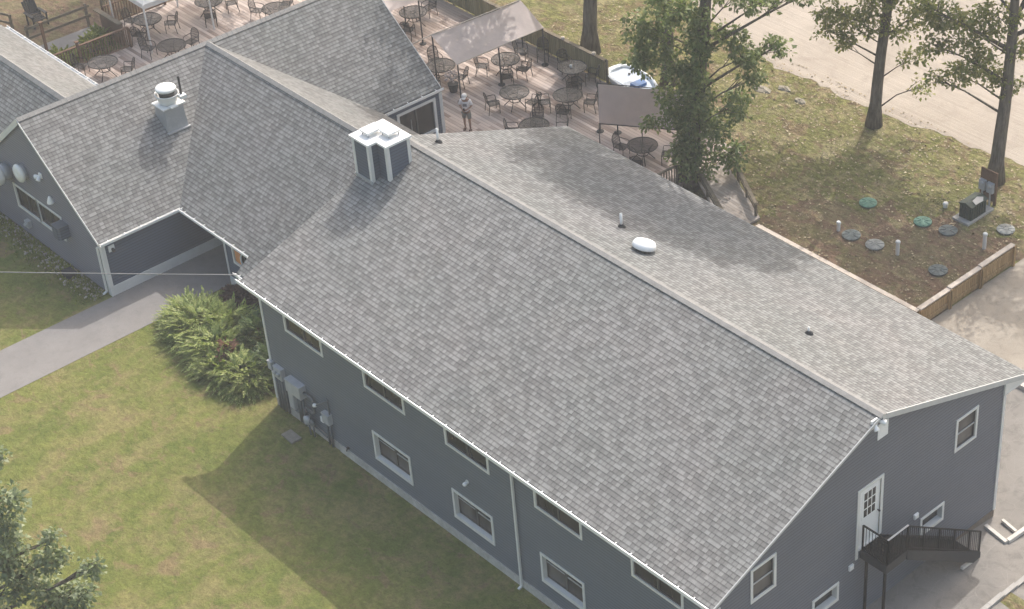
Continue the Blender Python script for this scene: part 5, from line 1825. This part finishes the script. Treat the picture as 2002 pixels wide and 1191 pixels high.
def put(kind, root, x, y, rz, label):
    if first[kind]:
        first[kind] = False
        root.location = (x, y, -.05)
        root.rotation_euler = (0, 0, rz)
        root['label'] = label
        return root
    return dup(root, (x, y, -.05), rz, label)
TABLES = [
    (-9.1, 18.55, .1, 'round mesh table nearest the person, half in sun',
     [(-9.45, 17.62, 'chair seen from its back nearest the person'), (-8.28, 18.85, 'chair right of the table nearest the person, turned sideways')]),
    (-7.3, 19.95, .5, 'round table ringed by four chairs in front of the hanging shade cloth',
     [(-7.95, 19.2, 'chair on the left of the four chair table by the shade cloth'), (-7.75, 20.72, 'tall round backed chair behind the four chair table by the shade cloth'),
      (-6.55, 20.55, 'chair on the right of the four chair table by the shade cloth'), (-6.75, 19.2, 'chair nearest the long roof at the four chair table by the shade cloth')]),
    (-11.55, 20.15, .8, 'sunlit round table just below the edge of the big canopy',
     [(-12.25, 19.4, 'sunlit chair left of the table below the canopy edge'), (-10.72, 20.45, 'sunlit chair with a dark pad right of the table below the canopy edge'), (-10.75, 19.5, 'sunlit chair in the bright patch in front of the canopy table')]),
    (-8.95, 21.7, .2, 'dark round table against the olive fence with a small white cup',
     [(-9.85, 22.05, 'chair left of the dark table by the olive fence'), (-8.15, 22.1, 'chair right of the dark table by the olive fence'), (-8.2, 21.0, 'chair in front of the dark table by the olive fence')]),
    (-6.45, 17.35, .3, 'round table half hidden behind the top edge of the long roof',
     [(-7.15, 18.1, 'round backed chair behind the table at the roof edge'), (-5.7, 18.15, 'chair right of the table at the roof edge'), (-7.15, 16.75, 'chair of which only a tip shows above the roof edge')]),
    (-2.1, 19.35, .6, 'round table under the thin pipe handrail left of the leafy oak',
     [(-2.98, 19.0, 'chair left of the table under the pipe handrail'), (-1.2, 19.9, 'chair right of the table by the leafy oak'), (-1.6, 18.5, 'chair in front of the table by the leafy oak, partly behind the roof')]),
    (-13.15, 17.85, .0, 'cluttered dark table left of the canopy close to the steep roof edge',
     [(-12.15, 18.1, 'chair on the right of the cluttered table by the steep roof'), (-12.7, 17.0, 'dark chair in front of the cluttered table by the steep roof'), (-14.1, 18.3, 'chair behind the cluttered table by the steep roof')]),
    (-17.9, 20.1, .3, 'dark round table in the shade at the top edge beyond the steep roof',
     [(-17.2, 19.2, 'dark chair in front of the shaded table at the top edge'), (-18.2, 21.2, 'chair behind the shaded table at the top edge')]),
    (-23.1, 10.8, .4, 'dark table partly behind the ridge of the wing roof',
     [(-23.25, 11.85, 'chair with high back just above the wing ridge'), (-24.1, 10.2, 'chair left of the table behind the wing ridge')]),
    (-26.0, 11.4, .2, 'dark round table under the white tent',
     [(-25.4, 12.2, 'chair right of the table under the white tent'), (-26.9, 11.1, 'chair left of the table under the white tent'), (-25.5, 10.6, 'chair in front of the table under the white tent')]),
    (-25.5, 14.3, .9, 'shadowy table beyond the white tent poles at the top edge',
     [(-25.1, 15.2, 'chair right of the shadowy table beyond the tent'), (-24.7, 13.8, 'chair in front of the shadowy table beyond the tent')]),
    (-22.7, 16.0, .1, 'dark table top above the wing ridge near the sunny deck patch',
     [(-23.6, 15.6, 'chair left of the dark table near the sunny deck patch'), (-23.2, 16.9, 'chair behind the dark table near the sunny deck patch')]),
    (-23.95, 7.9, .3, 'dark oval looking table in the corner by the brown left railing',
     [(-23.1, 8.55, 'chair right of the dark table by the brown left railing'), (-24.85, 7.3, 'chair left of the dark table by the brown left railing')]),
]
for (tx, ty, rz, lab, chs) in TABLES:
    put('t', table0, tx, ty, rz, lab)
    for (x, y, cl_) in chs:
        put('c', chair0, x, y, atan2(tx - x, -(ty - y)) + random.uniform(-.25, .25), cl_)
for (x, y, a, lab) in ((-11.3, 22.05, .8, 'lone chair in the fence corner under the canopy edge'), (-12.05, 21.45, 2.2, 'dark reddish chair close to the fence under the canopy edge')):
    put('c', chair0, x, y, a, lab)
m = MB()
m.lathe([(.05, 0), (.06, .12), (.055, .12), (.048, .02)], (-8.95, 21.62, .665), 12)
tag(m.build('cup', 'pvc'), 'small white cup on the dark table by the olive fence', 'cup')
m = MB()
m.box(-10.95, 20.2, .385, -10.55, 20.6, .425)
tag(m.build('seat_pad', 'cushion'), 'dark seat pad on the sunlit chair below the canopy edge', 'cushion')
# potted pale flowers by the cluttered table
t = thing('flower_pot', 'pot of pale pink flowers beside the cluttered table', 'potted plant', (-12.0, 17.55, -.05))
m = MB()
m.lathe([(.16, 0), (.23, .36), (.24, .4), (.2, .4)], (-12.0, 17.55, -.05), 16)
m.build('pot', 'darkgrey', t)
m = MB()
for i in range(46):
    d_ = Vector((random.gauss(0, 1), random.gauss(0, 1), abs(random.gauss(0, 1)))).normalized()
    p = Vector((-12.0, 17.55, .55)) + Vector((d_.x * .42, d_.y * .42, d_.z * .38)) * random.uniform(.6, 1)
    r_ = random.uniform(.05, .09)
    m.lathe([(r_ * .5, -r_ * .6), (r_, 0), (r_ * .5, r_ * .6)], tuple(p), 6)
m.build('blossoms', 'floral', t, True)
# adirondack chair
t = thing('garden_chair', 'dark slatted garden chair standing beyond the rail fence at top left', 'chair', (-30.9, 8.5, G))
m = MB()
for i in range(5):
    m.box(-31.2 + i * .13, 8.25, G + .36 - i * .03 + .09, -31.09 + i * .13, 8.85, G + .39 - i * .03 + .09)
m.build('seat', 'darkgrey', t)
m = MB()
for i in range(6):
    y0 = 8.25 + i * .105
    hh = 1.0 + .12 * sin((i + .5) / 6 * pi)
    m.prism([(-31.2, y0, G + .42), (-31.2, y0 + .09, G + .42), (-31.5, y0 + .09, G + hh), (-31.5, y0, G + hh)], (.03, 0, 0))
m.build('backrest', 'darkgrey', t)
for yy in (8.2, 8.88):
    m = MB()
    m.box(-31.3, yy - .06, G + .58, -30.55, yy + .08, G + .61)
    m.build('armrest', 'darkgrey', t)
    for xx in (-31.2, -30.62):
        m = MB()
        m.box(xx, yy - .01, G, xx + .09, yy + .03, G + .58)
        m.build('leg', 'darkgrey', t)

# small white boat by the fence
t = thing('small_boat', 'small white boat with a blue seat resting by the end of the olive fence', 'boat', (-6.75, 23.2, G))
outl = []
for k in range(28):
    a_ = 2 * pi * k / 28
    cx_ = math.copysign(abs(cos(a_)) ** .75, cos(a_))
    sy_ = math.copysign(abs(sin(a_)) ** .62, sin(a_))
    outl.append((1.45 * cx_, .74 * sy_ * (1 - .32 * max(0, cx_) ** 1.5)))
BR = -.12
def hull(sc, z):
    ca, sa = cos(BR), sin(BR)
    return [Vector((-6.85 + (x * ca - y * sa) * sc, 23.3 + (x * sa + y * ca) * sc, G + z)) for x, y in outl]
m = MB()
rings = [hull(.72, .05), hull(.92, .25), hull(1.0, .52), hull(1.03, .56), hull(.93, .575), hull(.88, .54), hull(.80, .30)]
n = len(outl)
fs = []
for i in range(len(rings) - 1):
    for k in range(n):
        k2 = (k + 1) % n
        fs.append((i * n + k, i * n + k2, (i + 1) * n + k2, (i + 1) * n + k))
fs.append(tuple(range(n)))
fs.append(tuple(reversed(range((len(rings) - 1) * n, len(rings) * n))))
m.add([p for r_ in rings for p in r_], fs)
m.build('hull', 'boatwhite', t)
m = MB()
ca, sa = cos(BR), sin(BR)
def BL(x, y, z):
    return (-6.85 + x * ca - y * sa, 23.3 + x * sa + y * ca, G + z)
m.prism([BL(.25, -.34, .40), BL(.66, -.30, .40), BL(.66, .24, .40), BL(.25, .3, .40)], (0, 0, .2))
m.build('seat', 'blue', t)
m = MB()
m.prism([BL(-1.16, -.42, .34), BL(-.9, -.58, .34), BL(.5, -.5, .34), BL(1.0, -.3, .34), BL(1.1, .0, .34), BL(1.0, .3, .34), BL(.5, .5, .34), BL(-.9, .58, .34), BL(-1.16, .42, .34)], (0, 0, .13))
m.build('deck_panel', 'boatfloor', t)
m = MB()
m.lathe([(.06, 0), (.06, .03)], BL(-.55, .2, .5), 10)
m.build('drain_cap', 'darkgrey', t)
# rocks near the beach edge
for (x, y, s_, lab) in ((-2.9, 27.2, .42, 'largest grey flat rock on the dry lawn right of the leafy oak'), (-2.2, 27.9, .30, 'smaller grey rock next to the largest one on the dry lawn'), (-1.0, 27.6, .26, 'low pale rock farthest toward the middle oak')):
    m = MB()
    prof = [(s_ * 1.0, -.05), (s_, .015), (s_ * .75, .06), (s_ * .3, .09), (0, .095)]
    m.lathe(prof, (x, y, G), 9, sx=1.25, sy=.7)
    m.v = [(a + random.uniform(-.05, .05), b_ + random.uniform(-.05, .05), c_ + random.uniform(-.02, .03)) for a, b_, c_ in m.v]
    tag(m.build('rock', 'rockgrey'), lab, 'rock', 'rocks on the dry lawn')

# ------------------------------------------------------------------ person on the deck
def skin(name, verts, edges, mat, parent, sub=1):
    """verts: (x,y,z,r); grown with a Skin modifier, then frozen to a mesh"""
    me = bpy.data.meshes.new(name)
    me.from_pydata([v[:3] for v in verts], edges, [])
    o = bpy.data.objects.new(name, me)
    COL.objects.link(o)
    md = o.modifiers.new('Skin', 'SKIN')
    md.use_smooth_shade = True
    if me.skin_vertices:
        for i, v in enumerate(verts):
            r_ = v[3]
            me.skin_vertices[0].data[i].radius = r_ if isinstance(r_, tuple) else (r_, r_)
        me.skin_vertices[0].data[0].use_root = True
    sb = o.modifiers.new('Sub', 'SUBSURF')
    sb.levels = sb.render_levels = sub
    dg = bpy.context.evaluated_depsgraph_get()
    dg.update()
    m2 = bpy.data.meshes.new_from_object(o.evaluated_get(dg))
    o.modifiers.clear()
    o.data = m2
    m2.name = name
    m2.materials.clear()
    m2.materials.append(M[mat])
    o.parent = parent
    return o
pt = thing('person', 'person in white shirt, pale cap and grey shorts standing with bowed head on the deck', 'person', (0, 0, 0))
vv = [(0, .0, .93, (.145, .11)), (0, .0, 1.1, (.135, .10)), (0, .015, 1.28, (.155, .11)), (0, .01, 1.40, (.13, .09)), (0, -.03, 1.49, .058),
      (0, -.07, 1.545, .072), (0, -.10, 1.62, .092), (0, -.09, 1.69, .085)]
ee = [(0, 1), (1, 2), (2, 3), (3, 4), (4, 5), (5, 6), (6, 7)]
vv.append((0, -.205, 1.60, .014)); ee.append((6, 8))              # nose
for s in (-1, 1):
    i = len(vv)
    vv += [(s * .165, .01, 1.405, .062), (s * .25, .0, 1.15, .045), (s * .10, -.22, 1.08, .03), (s * .055, -.265, 1.085, (.022, .036))]
    ee += [(3, i), (i, i + 1), (i + 1, i + 2), (i + 2, i + 3)]
    for k, (dx, dz, ln) in enumerate(((-.012, .03, .065), (-.016, .012, .075), (-.016, -.008, .07), (-.012, -.026, .055))):
        j = len(vv)
        vv += [(s * (.045 + dx * .2), -.285, 1.085 + dz, .0095), (s * (.02 + dx), -.285 - ln * .5, 1.085 + dz, .009), (s * (.0 + dx * .4) - s * .005, -.285 - ln * .75, 1.08 + dz - .012, .0075)]
        ee += [(i + 3, j), (j, j + 1), (j + 1, j + 2)]
    j = len(vv)
    vv += [(s * .05, -.25, 1.125, .011), (s * .025, -.275, 1.145, .009)]
    ee += [(i + 3, j), (j, j + 1)]
for s, st_ in ((-1, .05), (1, -.05)):
    i = len(vv)
    vv += [(s * .095, .0, .86, .088), (s * .115, -.02 + st_ * .6, .50, .058), (s * .12, .0 + st_ * .6, .32, .056), (s * .12, .03 + st_, .09, .038), (s * .125, -.03 + st_, .035, .036), (s * .14, -.14 + st_, .025, .03)]
    ee += [(0, i), (i, i + 1), (i + 1, i + 2), (i + 2, i + 3), (i + 3, i + 4), (i + 4, i + 5)]
skin('body', vv, ee, 'skin', pt, 1)
sv = [(0, .0, .86, (.185, .135)), (0, .0, 1.0, (.175, .13)), (0, .01, 1.2, (.175, .13)), (0, .015, 1.33, (.175, .125)), (0, .005, 1.425, (.12, .09)), (0, -.02, 1.465, .072)]
se = [(0, 1), (1, 2), (2, 3), (3, 4), (4, 5)]
for s in (-1, 1):
    i = len(sv)
    sv += [(s * .18, .01, 1.40, .080), (s * .235, .0, 1.25, .073), (s * .255, -.01, 1.19, .075)]
    se += [(3, i), (i, i + 1), (i + 1, i + 2)]
sh_ = skin('shirt', sv, se, 'shirt', pt, 1)
hv = [(0, .0, .92, (.17, .125))]
he = []
for s, st_ in ((-1, .05), (1, -.05)):
    i = len(hv)
    hv += [(s * .10, .0, .80, .112), (s * .115, -.01 + st_ * .4, .64, .10), (s * .12, -.015 + st_ * .6, .535, .10)]
    he += [(0, i), (i, i + 1), (i + 1, i + 2)]
skin('shorts', hv, he, 'shorts', pt, 1)
m = MB()
for k in range(6):
    x0, x1 = -.085 + k * .0283, -.085 + (k + 1) * .0283
    y0, y1 = [-.150 + .5 * x * x for x in (x0, x1)]
    m.face([(x0, y0, 1.18), (x1, y1, 1.18), (x1, y1, 1.31), (x0, y0, 1.31)])
m.build('shirt_print', 'print_', sh_)
m = MB()
m.lathe([(.112, -.01), (.115, .03), (.095, .085), (.05, .115), (0, .122)], (0, -.095, 1.655), 20, axis=(0, -.35, 1))
m.prism([(-.09, -.17, 1.63), (.09, -.17, 1.63), (.075, -.27, 1.59), (.0, -.295, 1.58), (-.075, -.27, 1.59)], (0, 0, .012))
m.build('cap', 'capcloth', pt, True)
m = MB()
m.lathe([(.098, 0), (.10, .05), (.09, .09)], (0, -.06, 1.57), 16, axis=(0, -.2, 1), sy=.85)
m.build('hair', 'hair', pt, True)
for s in (-1, 1):
    m = MB()
    m.lathe([(.012, 0), (.008, .006)], (s * .035, -.185, 1.625), 8, axis=(0, -1, -.2))
    m.build('eye', 'hair', pt)
    m = MB()
    m.lathe([(.022, 0), (.026, .012), (.015, .02)], (s * .085, -.08, 1.62), 8, axis=(s, .2, 0))
    m.build('ear', 'skin', pt)
m = MB()
m.box(-.028, -.192, 1.566, .028, -.18, 1.574)
m.build('mouth', 'print_', pt)
for s, st_ in ((-1, .05), (1, -.05)):
    m = MB()
    m.box(s * .13 - .05, -.18 + st_, 0, s * .13 + .05, .07 + st_, .022)
    m.box(s * .13 - .048, -.10 + st_, .022, s * .13 + .048, -.06 + st_, .065)
    m.build('sandal', 'shoe', pt)
m = MB()
m.box(-.032, -.335, 1.07, .032, -.322, 1.20)
tag(m.build('phone', 'black'), 'dark phone held by the person on the deck', 'phone')
ph = [o for o in COL.objects if o.name.startswith('phone')][0]
ROT = radians(38)
pt.location = (-9.1, 15.95, -.05)
pt.rotation_euler = (0, 0, ROT)
ph.location = (-9.1, 15.95, -.05)
ph.rotation_euler = (0, 0, ROT)

# ------------------------------------------------------------------ haze volume added to lift the shadows
hz = MB()
hz.box(-130, -90, G - 1.0, 110, 150, 50.0)
ho = hz.build('haze', 'white')
ho.data.materials.clear()
hm = bpy.data.materials.new('added_haze')
hm.use_nodes = True
hm.node_tree.nodes.clear()
hv_ = hm.node_tree.nodes.new('ShaderNodeVolumePrincipled')
hv_.inputs['Color'].default_value = (0.97, 0.965, 0.96, 1)
hv_.inputs['Density'].default_value = 0.00095
hv_.inputs['Anisotropy'].default_value = 0.0
hout = hm.node_tree.nodes.new('ShaderNodeOutputMaterial')
hm.node_tree.links.new(hv_.outputs[0], hout.inputs['Volume'])
ho.data.materials.append(hm)
ho['kind'] = 'stuff'
ho['label'], ho['category'] = 'thin pale haze added between camera and ground to lift the shadows', 'haze'
